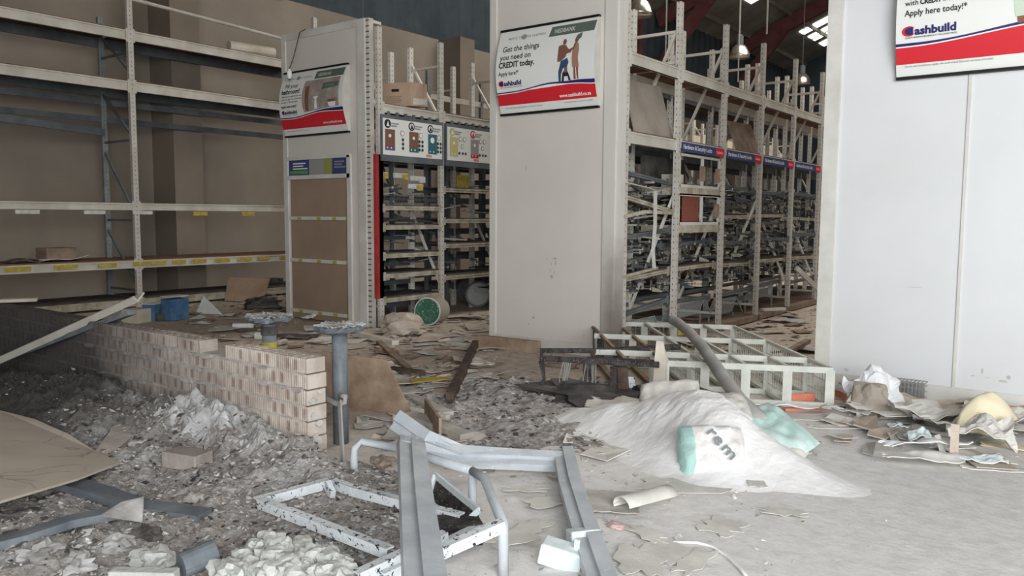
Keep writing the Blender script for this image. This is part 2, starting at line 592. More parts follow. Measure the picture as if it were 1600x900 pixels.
# roof: two slopes, with skylight sheets let into it
m = MB()
segs = [(-15.5, 1.0), (1.0, 18.0)]
SKY = [(-13.1, -10.4, a, b) for a, b in ((33.3, 34.05), (40.45, 41.2), (41.8, 42.4), (42.65, 42.97), (43.7, 44.6))]
m.add([(-15.5, -6, roof_z(-15.5)), (1.0, -6, roof_z(1.0)), (1.0, 46, roof_z(1.0)), (-15.5, 46, roof_z(-15.5))], [(0, 1, 2, 3)])
m.add([(1.0, -6, roof_z(1.0)), (18, -6, roof_z(18)), (18, 46, roof_z(18)), (1.0, 46, roof_z(1.0))], [(0, 1, 2, 3)])
rf = struct('ceiling', m, 'roof')
for x in np.arange(-14.4, 1.2, 1.9):
    MB().bar((x, -2, roof_z(x) - 0.12), (x, 46, roof_z(x) - 0.12), 0.07, 0.2).build('purlin', 'roof', rf)
for y in (4.6, 13.0, 21.3, 29.6, 37.5):
    m = MB().bar((-15.2, y, roof_z(-15.2) - 0.45), (1.0, y, roof_z(1.0) - 0.45), 0.22, 0.62)
    m.bar((-15.2, y, 7.4), (-12.8, y, roof_z(-12.8) - 0.55), 0.2, 0.5)
    m.build('rafter', 'maroon', rf)
for (x0, x1, y0, y1) in SKY:
    z0, z1 = roof_z(x0) - 0.03, roof_z(x1) - 0.03
    MB().add([(x0, y0, z0), (x1, y0, z1), (x1, y1, z1), (x0, y1, z0), (x0, y0, z0 - .02), (x1, y0, z1 - .02), (x1, y1, z1 - .02), (x0, y1, z0 - .02)],
             [(0, 1, 2, 3), (7, 6, 5, 4), (0, 4, 5, 1), (1, 5, 6, 2), (2, 6, 7, 3), (3, 7, 4, 0)]).build('skylight', 'skylight', rf)

# high bay lamps
for i, y in enumerate((15.5, 21.1, 26.4)):
    zb = 5.86
    lab = ['bell shaped aluminium lamp hanging beside the tall white panel of the middle unit',
           'bell shaped aluminium lamp hanging in the middle of the row over the racks',
           'bell shaped aluminium lamp hanging farthest down the aisle'][i]
    t = thing('hanging_lamp', (-8.4, y, zb), lab, 'lamp', 'high bay lamps over the aisle')
    m = MB(); m.smooth = True
    m.lathe((-8.4, y, zb), [(0.27, 0.0), (0.265, 0.06), (0.24, 0.16), (0.19, 0.27), (0.12, 0.34), (0.07, 0.36)], 24)
    m.build('lamp_shade', 'lamp', t)
    MB().lathe((-8.4, y, zb + 0.36), [(0.09, 0), (0.09, 0.22), (0.05, 0.26)], 14).build('gear_box', 'beam_grey', t)
    MB().tube([(-8.4, y, zb + 0.6), (-8.4, y, roof_z(-8.4) - 0.1)], 0.012, 6).build('suspension_rod', 'wire_dark', t)

# hanging sign droppers (thin white rods)
for i, (px, py0, py1, Y) in enumerate(((1040, 8, 86, 13.4), (1153, 62, 128, 17.0), (1198, -40, 53, 12.2))):
    a = at_y(px, py1, Y); b = at_y(px, py0, Y)
    lab = ['thin white rod hanging above the first bay of the cream rack', 'thin white rod hanging in front of the second lamp',
           'thin white rod hanging from the roof, highest of the three'][i]
    m = MB().tube([a, (a.x, a.y, roof_z(a.x) - 0.05)], 0.014, 6)
    tag(m.build('hanging_rod', 'post_white' if False else 'beam'), lab, 'rod', 'thin rods hanging from the roof')


# ================================================================== RACKS
def c_post(x, y, z0, z1, w=0.08, d=0.06):
    """open channel post, slots come with its material"""
    m = MB()
    pr = [(-d / 2, -w / 2), (d / 2, -w / 2), (d / 2, w / 2), (-d / 2, w / 2), (-d / 2, w / 2 - 0.018), (d / 2 - 0.02, w / 2 - 0.018), (d / 2 - 0.02, -w / 2 + 0.018), (-d / 2, -w / 2 + 0.018)]
    k = len(pr)
    vs = [(x + a, y + b, z0) for a, b in pr] + [(x + a, y + b, z1) for a, b in pr]
    fs = [(j, (j + 1) % k, k + (j + 1) % k, k + j) for j in range(k)]
    fs += [(0, 7, 6, 1), (1, 6, 5, 2), (2, 5, 4, 3), (8, 9, 14, 15), (9, 10, 13, 14), (10, 11, 12, 13)]
    return m.add(vs, fs)


def upright_frame(root, xf, xb, y, H, matf='post', matb='post', braces=((0.5, 1.5), (1.6, 2.6), (2.7, 3.7)), z0=0.0, foot=True, top_bar=None):
    p = c_post(xf, y, z0, H).build('upright', matf, root, origin=(xf, y, z0))
    q = c_post(xb, y, z0, H).build('upright', matb, root, origin=(xb, y, z0))
    flip = False
    for a, b in braces:
        A, B = ((xf, a), (xb, b)) if not flip else ((xb, a), (xf, b))
        MB().bar((A[0], y, A[1]), (B[0], y, B[1]), 0.03, 0.035, (0, 1, 0)).build('diagonal_brace', matb if matb != 'post_grey' else 'beam_grey', root)
    for z in (0.35, H - 0.45) if top_bar is None else top_bar:
        MB().bar((xf, y, z), (xb, y, z), 0.03, 0.035).build('cross_brace', 'beam', root)
    if foot:
        m = MB().bb((xf - 0.06, y - 0.06, z0), (xf + 0.06, y + 0.06, z0 + 0.01))
        m.build('foot_plate', 'beam_grey', p)
    return p


def shelf(root, xf, xb, y0, y1, z, h=0.11, matf='beam', matb='beam_grey', deck='deck', back=True, tilt=0.0, tilty=0.0):
    """front beam with a stepped face, back beam and the board on top. z = top of the front beam"""
    m = MB()
    s = 1 if xf > xb else -1
    za, zb_ = z, z + tilty
    m.bar((xf, y0 + 0.04, za - h / 2), (xf, y1 - 0.04, zb_ - h / 2), 0.045, h)
    m.bar((xf + s * 0.012, y0 + 0.04, za - 0.012), (xf + s * 0.012, y1 - 0.04, zb_ - 0.012), 0.045, 0.022)
    m.bar((xf + s * 0.012, y0 + 0.04, za - h + 0.01), (xf + s * 0.012, y1 - 0.04, zb_ - h + 0.01), 0.045, 0.02)
    for yy, zz in ((y0 + 0.05, za), (y1 - 0.05, zb_)):
        m.box((xf + s * 0.028, yy, zz - h / 2), (0.012, 0.05, h + 0.06))
    m.build('front_beam', matf, root)
    if back:
        MB().bar((xb, y0 + 0.04, z - h / 2 + tilt), (xb, y1 - 0.04, z - h / 2 + tilt), 0.045, h).build('rear_beam', matb, root)
    if deck:
        a = MB()
        lo, hi = min(xf, xb), max(xf, xb)
        p = [(xf - s * 0.005, y0 + 0.045, za + 0.001), (xf - s * 0.005, y1 - 0.045, zb_ + 0.001), (xb, y1 - 0.045, z + tilt), (xb, y0 + 0.045, z + tilt)]
        if s > 0:
            a.prism([Vector(q) + Vector((0, 0, 0.018)) for q in p], (0, 0, 1), 0.018)
        else:
            a.prism([Vector(q) + Vector((0, 0, 0.018)) for q in reversed(p)], (0, 0, 1), 0.018)
        a.build('shelf_board', deck, root)


# ---- left rack, against the wall
LX, LB = -13.3, -14.3
t = thing('pallet_rack', (LX, 6.95, 0), 'tall empty cream pallet rack standing along the sooty wall', 'rack')
LY = (-0.75, 3.1, 6.95, 10.80)
for y in LY:
    c_post(LX, y, 0, 5.6, 0.09, 0.07).build('upright', 'post', t, origin=(LX, y, 0))
    c_post(LB, y, 0, 5.0, 0.09, 0.07).build('upright', 'post_grey', t, origin=(LB, y, 0))
    for a, b, fl in ((0.35, 1.35, 0), (1.6, 2.7, 0), (2.9, 3.7, 0), (3.95, 4.7, 1)):
        A, B = ((LX, b), (LB, a)) if not fl else ((LX, b), (LB, a))
        MB().bar((LX, y, a), (LB, y, b), 0.03, 0.04, (0, 1, 0)).build('diagonal_brace', 'beam_grey', t)
    for z in (0.3, 1.5, 2.85, 4.3):
        MB().bar((LX, y, z), (LB, y, z), 0.03, 0.035).build('cross_brace', 'beam_grey', t)
for y0, y1 in zip(LY[:-1], LY[1:]):
    for z in (4.64, 3.81):
        shelf(t, LX, LB, y0, y1, z, 0.16, 'beam', 'beam_grey', 'deck')
    shelf(t, LX, LB, y0, y1, 1.79, 0.12, 'beam', 'beam_grey', None, back=False)
    shelf(t, LX, LB, y0, y1, 0.82, 0.13, 'beam', 'beam_grey', 'deck')
    shelf(t, LX, LB, y0, y1, 0.16, 0.12, 'beam_dusty', 'beam_grey', 'deck_dark', back=False)
    for z in (3.55, 3.25):
        MB().bar((LB, y0 + .04, z), (LB, y1 - .04, z), 0.04, 0.1).build('rear_beam', 'beam_grey', t)
MB().bar((LX, 3.14, 3.12), (LX - 0.9, 6.9, 3.02), 0.05, 0.12).build('loose_beam', 'beam_grey', t)
MB().tube([(LX, 5.6, 5.22), (LX, 10.8, 5.02)], 0.03, 8).build('guard_rail', 'beam', t)
for i, (px, w) in enumerate(((20, .36), (95, .36), (160, .3), (213, .28), (240, .28), (272, .26), (303, .3), (340, .3), (375, .3), (405, .26), (440, .26))):
    p = at_x(px + 8, 410, LX + 0.045)
    MB().box((LX + 0.045, p.y, 0.762), (0.006, w, 0.07)).build('price_label', 'label_yellow', t)
for i, px in enumerate((35, 140, 215)):
    p = at_x(px + 8, 334, LX + 0.04)
    MB().box((LX + 0.045, p.y, 1.63), (0.006, 0.34, 0.06)).build('price_label', 'label_white', t)
for px in (305, 380):
    p = at_x(px + 8, 334, LX + 0.04)
    MB().box((LX + 0.045, p.y, 1.62), (0.006, 0.28, 0.07)).build('price_label', 'label_yellow', t)

# things on the left rack
p = at_x(368, 70, LX - 0.35)
tag(MB().tube([(LX - 0.35, 9.05, 4.78), (LX - 0.2, 9.95, 4.78)], 0.11, 14).build('cardboard_tube', 'carton_pale'),
    'short pale roll lying on the top shelf of the wall rack', 'roll')
m = MB().sheet(lambda u, v: (LX - 0.15 - v * 0.4 + 0.02 * u, 5.45 + u * 0.75, 0.85 + 0.07 * (1 - v) * u + 0.02 * math.sin(7 * u)), 8, 4, 0.006)
tag(m.build('paper_sheet', 'scrap_white'), 'white sheet left on the low shelf of the wall rack', 'paper')
m = MB().box((LX - 0.6, 5.9, 0.95), (0.3, 0.5, 0.2), Matrix.Rotation(0.15, 3, 'Z'))
tag(m.build('cardboard_box', 'scrap_brown'), 'low brown box on the low shelf behind the white sheet', 'box')
m = MB().sheet(lambda u, v: (LX - 0.1 - v * 0.35, 5.05 + u * 0.45, 0.86 + 0.05 * math.sin(PI * u)), 6, 4, 0.01)
tag(m.build('black_tray', 'char_chip'), 'flat black tray lying on the low shelf by the white sheet', 'tray')


# ---- a back-to-back run of racks
def label_strip(root, y0, y1, x, z, h=0.1):
    MB().bb((x, y0 + 0.05, z - h), (x + 0.012, y1 - 0.05, z)).build('sign_strip', 'p_blue', root)


def text_mesh(body, size, mat, fn, name, parent, align='LEFT', bold=0.0, slices=0, space=1.0):
    cu = bpy.data.curves.new('txt', 'FONT')
    cu.body = body; cu.size = size; cu.align_x = align; cu.offset = bold; cu.resolution_u = 2; cu.space_character = space
    to = bpy.data.objects.new('txt', cu)
    COL.objects.link(to)
    dg = bpy.context.evaluated_depsgraph_get()
    me = bpy.data.meshes.new_from_object(to.evaluated_get(dg))
    bpy.data.objects.remove(to); bpy.data.curves.remove(cu)
    mb = MB()
    mb.add([fn(v.co.x, v.co.y) for v in me.vertices], [tuple(p.vertices) for p in me.polygons])
    bpy.data.meshes.remove(me)
    return mb.build(name, mat, parent)


RY = [7.90, 9.22, 10.66, 12.10, 13.60, 15.10, 16.60, 18.10]
RF, RB, RF2, RB2 = -4.44, -5.08, -5.26, -5.95
rackA = thing('storage_rack', (RF, 7.8, 0), 'stripped cream rack with blue sign strips facing the aisle beside the tall white panel', 'rack')
rackB = thing('storage_rack', (RF2, 7.8, 0), 'cream rack standing back to back behind the one with blue sign strips', 'rack')
for i, y in enumerate(RY):
    up = i % 2 == 0
    H = 4.22
    upright_frame(rackA, RF, RB, y, H, 'post', 'post_white', braces=((1.95, 0.35),) if i < 4 else ((0.4, 1.9),), top_bar=(0.25, 3.87, 3.50))
    MB().bar((RF, y, 3.95), (RB, y, 2.62), 0.03, 0.04, (0, 1, 0)).build('diagonal_brace', 'beam', rackA)
    upright_frame(rackB, RF2, RB2, y, H if i else 4.0, 'post_white', 'post_white', braces=((0.5, 1.6), (1.7, 2.9)), top_bar=(0.3, 3.6))
for i, (y0, y1) in enumerate(zip(RY[:-1], RY[1:])):
    shelf(rackA, RF, RB, y0, y1, 3.42, 0.13, 'beam', 'beam', 'deck')
    shelf(rackB, RF2, RB2, y0, y1, 3.40, 0.12, 'beam_grey', 'beam_grey', 'deck')
    shelf(rackA, RF, RB, y0, y1, 2.55, 0.13 if i == 0 else 0.06, 'beam', 'beam_grey', 'deck')
    shelf(rackB, RF2, RB2, y0, y1, 2.53, 0.12, 'beam_grey', 'beam_grey', 'deck')
    if i > 0:
        x = RF + 0.03
        MB().bb((x, y0 + 0.05, 2.42), (x + 0.012, y1 - 0.05, 2.535)).build('sign_strip', 'p_blue', rackA)
        MB().bb((x + 0.003, y1 - 0.34, 2.425), (x + 0.016, y1 - 0.06, 2.53)).build('sign_badge', 'p_red', rackA)
        if i < 6:
            text_mesh('Hardware & Security Locks', 0.079, 'p_white', lambda a, b, x=x, y0=y0: (x + 0.014, y0 + 0.09 + a, 2.455 + b), 'lettering', rackA, bold=0.001)
            text_mesh('Cashbuild', 0.05, 'p_white', lambda a, b, x=x, y1=y1: (x + 0.018, y1 - 0.32 + a, 2.46 + b), 'lettering', rackA)
    # lower levels, bent and dusty
    lv = [2.06, 1.62, 1.30, 0.92, 0.52] if i else [2.14, 1.84, 1.36, 0.88, 0.48]
    for k_, z in enumerate(lv):
        if i == 1 and k_ in (0, 1):
            continue
        tl = rnd.uniform(-0.05, 0.03) if i else (-0.09, -0.16, 0.08, 0.05, 0.1)[k_]
        xf = RF - rnd.uniform(0.02, 0.25)
        shelf(rackA, xf, RB, y0, y1, z + rnd.uniform(-0.04, 0.04), 0.05, 'beam_dusty' if k_ % 2 else 'beam_grey', 'beam_grey',
              'deck_dark' if k_ in (1, 3) else None, tilty=tl)
        shelf(rackB, RF2, RB2, y0, y1, z + rnd.uniform(-0.1, 0.1), 0.06, 'beam_grey', 'beam_grey', 'deck_dark' if k_ in (0, 2, 4) else None)
    MB().bb((RB2, y0 + .05, 0.02), (RF + 0.06, y1 - .05, 0.10)).build('plinth', 'scrap_brown', rackA)


def clutter(root, name, xa, xb, ya, yb, za, zb, n, mats, hooks=True):
    """hooks, brackets and torn strips left hanging in a bay; nobody could count them"""
    for mi, mt in enumerate(mats):
        m = MB()
        for _ in range(n // 2 if mt == 'label_white' else int(n * 1.4)):
            x = rnd.uniform(xa, xb); y = rnd.uniform(ya, yb); z = rnd.choice([2.0, 1.86, 1.7, 1.55, 1.32, 1.2, 1.02, 0.85, 0.7]) + rnd.uniform(-.05, .05)
            z = max(za, min(zb, z))
            k = rnd.random()
            if k < 0.45:
                L = rnd.uniform(0.08, 0.2)
                m.bar((x, y, z), (x + L, y, z + 0.01), 0.008, 0.008)
                m.bar((x + L, y, z), (x + L, y, z + 0.035), 0.008, 0.008)
                if rnd.random() < 0.5:
                    m.box((x + L, y, z + 0.01), (0.006, 0.035, 0.03))
            elif k < 0.65:
                m.box((x, y, z), (0.01, rnd.uniform(0.02, 0.06), rnd.uniform(0.06, 0.16)), Matrix.Rotation(rnd.uniform(-.3, .3), 3, 'X'))
            elif k < 0.85:
                L = rnd.uniform(0.15, 0.6)
                m.bar((x, y, z), (x + rnd.uniform(-.1, .1), y + L, z + rnd.uniform(-0.06, 0.06)), 0.02, rnd.uniform(0.01, 0.03))
            else:
                m.add([(x, y, z), (x + 0.14, y, z), (x + 0.14, y, z + 0.02), (x, y, z + 0.06),
                       (x, y + 0.01, z), (x + 0.14, y + 0.01, z), (x + 0.14, y + 0.01, z + 0.02), (x, y + 0.01, z + 0.06)],
                      [(0, 1, 2, 3), (7, 6, 5, 4), (0, 4, 5, 1), (1, 5, 6, 2), (2, 6, 7, 3), (3, 7, 4, 0)])
        o = m.build(name, mt, root)
        o['kind'] = 'stuff'


for i in range(7):
    y0, y1 = RY[i] + 0.06, RY[i + 1] - 0.2
    clutter(rackA, 'hooks_and_brackets', RB, RF - 0.15, y0, y1, 0.55, 2.3, 42 if i < 5 else 22, ('wire_dark', 'beam_grey', 'beam_dusty', 'deck_dark', 'label_white'))
    clutter(rackB, 'hooks_and_brackets', RB2, RF2 - 0.1, y0, y1, 0.4, 2.3, 26, ('beam_grey', 'deck_dark', 'beam_dusty'))


def wire_basket(root, x0, x1, y0, y1, z0, z1, lean=0.06, mat='wire'):
    m = MB()
    n = int((y1 - y0) / 0.045)
    for k in range(n + 1):
        y = y0 + (y1 - y0) * k / n
        m.bar((x1, y, z0), (x1 + lean, y + lean * 0.5, z1), 0.007, 0.007)
        m.bar((x0, y, z0), (x1, y, z0), 0.006, 0.006)
    for z, l in ((z0, 0), ((z0 + z1) / 2, lean / 2), (z1, lean)):
        m.bar((x1 + l, y0, z), (x1 + l, y1 + l * 0.5, z), 0.01, 0.01)
    m.bar((x0, y0, z0), (x1, y0, z0), 0.01, 0.01); m.bar((x0, y1, z0), (x1, y1, z0), 0.01, 0.01)
    m.bar((x1 + lean, y1, z1), (x1 + lean + 0.05, y1 + 0.16, z0 - 0.02), 0.014, 0.014)
    return m


for i, (y0, y1, z0, z1, lab) in enumerate(((7.95, 9.0, 0.16, 0.36, 'low wire basket in the bottom of the first bay beside the tall white panel'),
                                           (9.35, 10.5, 0.30, 0.50, 'low wire basket in the bottom of the second bay of the stripped rack'),
                                           (10.8, 11.7, 0.22, 0.40, 'buckled low wire basket in the bottom of the third bay of the stripped rack'),
                                           (12.2, 13.4, 0.34, 0.56, 'low wire basket in the bottom of the fourth bay of the stripped rack'))):
    m = wire_basket(None, RB + 0.1, RF - 0.22, y0, y1, z0 - 0.05, z1)
    m.bar((RF - 0.2, y0, z0 - 0.06), (RF - 0.2, y0, 0.1), 0.02, 0.02); m.bar((RF - 0.2, y1, z0 - 0.06), (RF - 0.2, y1, 0.1), 0.02, 0.02)
    tag(m.build('wire_basket', 'wire'), lab, 'basket', 'wire baskets in the stripped rack')

# glazed lock cabinet in the second bay
t = thing('display_cabinet', (RF - 0.1, 9.94, 1.36), 'two tier sliding glass display cabinet fixed in the second rack bay', 'cabinet')
for z0, z1 in ((1.98, 2.40), (1.50, 1.90)):
    m = MB()
    x = RF - 0.02
    a, b = 9.29, 10.58
    m.bb((x, a, z0), (x + .03, b, z0 + .035)); m.bb((x, a, z1 - .03), (x + .03, b, z1)); m.bb((x, a, z0), (x + .03, a + .03, z1)); m.bb((x, b - .03, z0), (x + .03, b, z1))
    m.bb((x - .01, 10.0, z0), (x + .025, 10.03, z1))
    dfr = m.build('door_frame', 'frame_white', t)
    MB().bb((x - 0.5, a, z0 - 0.10), (x + 0.03, b, z0 - 0.001)).build('cabinet_shelf', 'beam_dusty', t)
    MB().bb((x - 0.52, a, z0), (x - 0.5, b, z1)).build('back_panel', 'deck_dark', t)
    MB().bb((x + 0.005, b - 0.13, z0 + 0.1), (x + 0.04, b - 0.04, z0 + 0.28)).build('door_lock', 'wood', dfr)
    if z0 > 1.9:
        MB().bb((x + 0.005, 9.94, z0 + 0.1), (x + 0.04, 10.05, z0 + 0.29)).build('door_lock', 'wood', dfr)
        MB().bb((x - 0.3, 9.45, z0), (x - 0.1, 9.68, z0 + 0.17)).build('box_inside', 'carton_pale', t)
        MB().bb((x - 0.2, 10.32, z0), (x - 0.14, 10.37, z0 + 0.14)).build('roll_inside', 'label_white', t)
    else:
        MB().bb((x - 0.03, 9.5, z0 + 0.03), (x - 0.015, 9.98, z1 - 0.03)).build('red_sign_card', plain('dull_red_card', (132, 76, 62), 0.7), t)
        for k_ in range(5):
            MB().bb((x - 0.3, 10.1 + 0.08 * k_, z0), (x - 0.25, 10.14 + 0.08 * k_, z0 + 0.05 + 0.04 * (k_ % 3))).build('lock_box', 'label_white', t)

# sheets leaning on the second level
for (pxa, pxb, pya, pyb, lab, mt) in ((992, 1052, 152, 212, 'large grey brown board leaning on the second level of the first rack bay', 'carton_grey'),
                                      (1152, 1190, 204, 243, 'dark board leaning on the second level of the third rack bay', 'scrap_brown')):
    X = RF - 0.12
    a, b = at_x(pxa, pyb, X), at_x(pxb, pyb, X)
    y0, y1 = a.y, b.y
    h = 0.68 if pxa < 1000 else 0.5
    m = MB().prism([(X, y0, 2.572), (X, y1, 2.572), (X - 0.2, y1 + 0.02, 2.57 + h), (X - 0.2, y0 + 0.06, 2.57 + h - 0.03)], (1, 0, 0.25), 0.012)
    tag(m.build('leaning_board', mt), lab, 'board')

# bent hanging strips in the first bay
X = RF + 0.05
tag(MB().sweep([(RF + .04, 7.84, 1.98), (RF + .10, 8.32, 1.93), (RF + .12, 8.43, 1.9), (RF + .12, 8.44, 1.5), (RF + .10, 8.44, 1.2), (RF + 0.1, 8.48, 1.0)],
               [(-.004, -.022), (.004, -.022), (.004, .022), (-.004, .022)], ups=[(1, 0, 0)] * 6).build('bent_strip', 'frame_white'),
    'bent white metal strip dangling from the first rack bay', 'metal strip')
tag(MB().sweep([(RF + .03, 7.84, 1.60), (RF + .05, 8.3, 1.66), (RF + .0, 9.1, 1.65)], [(-.02, -.02), (.02, -.02), (.02, .02), (-.02, .02)]).build('bent_rail', 'beam_dusty'),
    'buckled cream rail across the first rack bay at chest height', 'rail', 'buckled rails of the first bay')
tag(MB().bar((RF + .03, 7.84, 0.93), (RF - .05, 8.85, 0.98), 0.03, 0.03).build('bent_rail', 'beam_dusty'),
    'straight loose cream rail lower in the first rack bay', 'rail', 'buckled rails of the first bay')
tag(MB().bar((RF + 0.08, 13.75, 0.75), (RF + 0.55, 14.6, 0.02), 0.05, 0.08).build('fallen_beam', 'beam'),
    'short cream beam fallen against the far bays of the stripped rack', 'beam')

# ---- middle unit
MF, MBk, MF2, MB2 = -8.38, -9.02, -9.45, -10.05
MY = [7.92, 9.20, 10.70, 12.20, 13.7, 15.2, 16.7, 18.2, 19.7, 21.2, 22.7, 24.2, 25.7]
mra = thing('storage_rack', (MF, 7.8, 0), 'cream shelving rack with lighting display boards behind the panel with a brown noticeboard', 'rack')
mrb = thing('storage_rack', (MF2, 7.8, 0), 'cream shelving rack standing back to back behind the lighting display rack', 'rack')
for i, y in enumerate(MY):
    upright_frame(mra, MF, MBk, y, 4.22, 'post', 'post_white', braces=((0.5, 1.7), (3.05, 4.0)), top_bar=(0.3, 3.87))
    upright_frame(mrb, MF2, MB2, y, 4.2, 'post_white', 'post_grey', braces=((0.5, 1.6), (2.0, 3.1)), top_bar=(0.3, 3.8))
    # short stub posts between
for i, (y0, y1) in enumerate(zip(MY[:-1], MY[1:])):
    shelf(mra, MF, MBk, y0, y1, 3.17, 0.12, 'beam', 'beam', 'deck')
    shelf(mrb, MF2, MB2, y0, y1, 3.17, 0.12, 'beam', 'beam', 'deck')
    MB().bar((MB2, y0, 3.75), (MB2, y1, 3.75), 0.05, 0.1).build('guard_rail', 'beam', mrb)
    MB().bar((MB2, y0, 3.45), (MB2, y1, 3.45), 0.05, 0.08).build('guard_rail', 'beam', mrb)
    lv = [1.74, 1.46, 1.05, 0.76, 0.41] if i == 0 else ([2.03, 1.55, 1.16, 0.66] if i == 1 else [2.2, 1.7, 1.2, 0.7, 0.35])
    for k_, z in enumerate(lv):
        shelf(mra, MF, MBk, y0, y1, z, 0.06, 'beam_dusty', 'beam_grey', 'deck_dark')
        if i == 0:
            MB().bar((MBk, y0, z - 0.2), (MBk, y1, z - 0.2), 0.03, 0.07).build('rear_beam', 'beam_grey', mra)
    for z in (2.5, 1.9, 1.35, 0.9, 0.4):
        shelf(mrb, MF2, MB2, y0, y1, z, 0.07, 'beam_grey', 'beam_grey', 'deck_dark')
    if i < 3:
        for yy in (y0 + 0.45, y0 + 0.95):
            c_post(MBk - 0.1, yy, 0, 2.5, 0.06, 0.04).build('inner_post', 'beam_grey', mra)
clutter(mra, 'hooks_and_brackets', MBk, MF - 0.2, 7.9, 9.0, 0.9, 2.4, 26, ('wire_dark', 'beam_grey', 'label_white'))
clutter(mra, 'hooks_and_brackets', MBk, MF - 0.2, 9.3, 10.6, 0.6, 2.2, 16, ('wire_dark', 'beam_grey', 'label_white'))
for i, (yy, z, c) in enumerate(((7.98, 2.17, 'label_yellow'), (8.4, 2.17, 'label_yellow'), (8.75, 2.14, 'label_white'), (8.7, 2.02, 'label_yellow'))):
    MB().box((MF - 0.1, yy + 0.04, z + 0.02), (0.02, 0.3, 0.07)).build('price_label', 'label_white', mra)
    MB().box((MF - 0.08, yy + 0.12, z), (0.02, 0.12, 0.08)).build('price_label', c, mra)
MB().box((MF - 0.2, 9.95, 2.16), (0.02, 0.28, 0.2)).build('price_card', 'label_yellow', mra)
m = MB()
for z in (1.78, 1.84, 1.9):
    m.bar((MF, 7.85, z), (MF, 9.15, z), 0.008, 0.008)
for y in np.arange(7.86, 9.15, 0.05):
    m.bar((MF, y, 1.75), (MF, y, 1.9), 0.005, 0.005)
m.build('wire_guard', 'wire_dark', mra)
# red edge board
tag(MB().bb((MF - 0.02, 7.82, 0.42), (MF + 0.03, 7.96, 2.46)).build('edge_board', 'red'),
    'long narrow red board upright beside the panel with the brown noticeboard', 'board')
# extra sawn off posts seen above the middle unit
# cardboard box on the top deck
t = thing('cardboard_box', (-8.62, 8.75, 3.19), 'tipped brown cardboard box on top of the lighting display rack', 'box')
R = Matrix.Rotation(0.35, 3, 'Z') @ Matrix.Rotation(0.10, 3, 'X')
cx = Vector((-8.66, 8.73, 3.40))
bxb = MB().box(cx, (0.44, 0.62, 0.34), R).build('box_body', 'carton', t)
MB().box(cx + R @ Vector((0.221, 0.02, -0.10)), (0.004, 0.5, 0.09), R).build('box_label', 'label_white', bxb)
MB().box(cx + R @ Vector((-0.02, -0.312, 0.06)), (0.12, 0.004, 0.04), R).build('hand_hole', 'black', bxb)
for k_ in range(4):
    MB().box(cx + R @ Vector((-0.05, -0.311, -0.03 - 0.028 * k_)), (0.26 - 0.04 * (k_ % 2), 0.003, 0.012), R).build('box_print', 'scrap_brown', bxb)
# lighting display boards
def board_disp(y0, y1, lab, cols, circ):
    X = MF + 0.06
    zt, zb2 = 2.97, 2.46
    t = thing('display_board', (X, (y0 + y1) / 2, zb2), lab, 'sign', 'lighting display boards on the rack')
    MB().bb((X - 0.05, y0 - 0.02, zb2 - 0.09), (X, y1 + 0.03, zt + 0.05)).build('board_case', 'beam_grey', t)
    MB().bb((X, y0, zb2), (X + 0.006, y1, zt)).build('board_face', 'sheet', t)
    for k_ in range(7):
        MB().bb((X - 0.02, y0 + 0.1 + 0.17 * k_, zt + 0.05), (X, y0 + 0.15 + 0.17 * k_, zt + 0.1)).build('clip', 'beam_grey', t)
    Xp = X + 0.0075
    def disc(yc, zc, r, mt, nm, k=20, ly=0):
        MB().lathe((Xp - 0.004 + 0.002 * ly, yc, zc), [(r, 0), (r, 0.006)], k, axis=(1, 0, 0)).build(nm, mt, t)
    for j, (yy, mt, top, base) in enumerate(cols):
        disc(yy + 0.05, zt - 0.075, 0.062, mt, 'round_icon')
        disc(yy + 0.05, zt - 0.075, 0.042, 'p_white', 'icon_ring', ly=1) if j else None
        MB().add([(Xp + .006, yy + 0.02, zt - 0.11), (Xp + .006, yy + 0.08, zt - 0.11), (Xp + .006, yy + 0.05, zt - 0.035)], [(0, 1, 2)]).build('icon_mark', 'p_white' if j == 0 else mt, t)
        MB().bb((Xp - .003, yy, zt - 0.39), (Xp + .002, yy + 0.19, zt - 0.15)).build('photo_print', top, t)
        MB().bb((Xp - .003, yy, zb2 + 0.065), (Xp + .002, yy + 0.19, zt - 0.39)).build('photo_caption', base, t)
        disc(yy + 0.04, zb2 + 0.10, 0.012, 'p_white', 'icon_dot', 10, 1)
        disc(yy + 0.115, zb2 + 0.10, 0.012, 'p_white', 'icon_dot', 10, 1)
        disc(yy + 0.09, zt - 0.24, 0.045 if j == 2 else 0.025, 'p_white', 'icon_dot', 12, 1)
        for q in range(2):
            MB().bb((Xp - .003, yy + 0.12, zt - 0.075 - 0.035 * q), (Xp + .002, yy + 0.27 - 0.04 * q, zt - 0.055 - 0.035 * q)).build('print_line', 'p_grey', t)
    for (yc, zc, r) in circ:
        disc(y0 + yc, zc, r, 'p_grey', 'round_print', 14)
        disc(y0 + yc, zc, r * 0.72, 'p_white' if r > 0.03 else 'p_text', 'round_print', 12, 1)
    ya = y0 + (0.88 if y0 < 9 else 0.64)
    MB().bb((Xp - .003, ya, zb2 + 0.015), (Xp + .002, ya + 0.11, zb2 + 0.05)).build('red_badge', 'p_red', t)
    text_mesh('LIGHT', 0.036, 'p_white', lambda a, b: (Xp + 0.003, ya + 0.006 + a, zb2 + 0.02 + b), 'lettering', t)
    return t

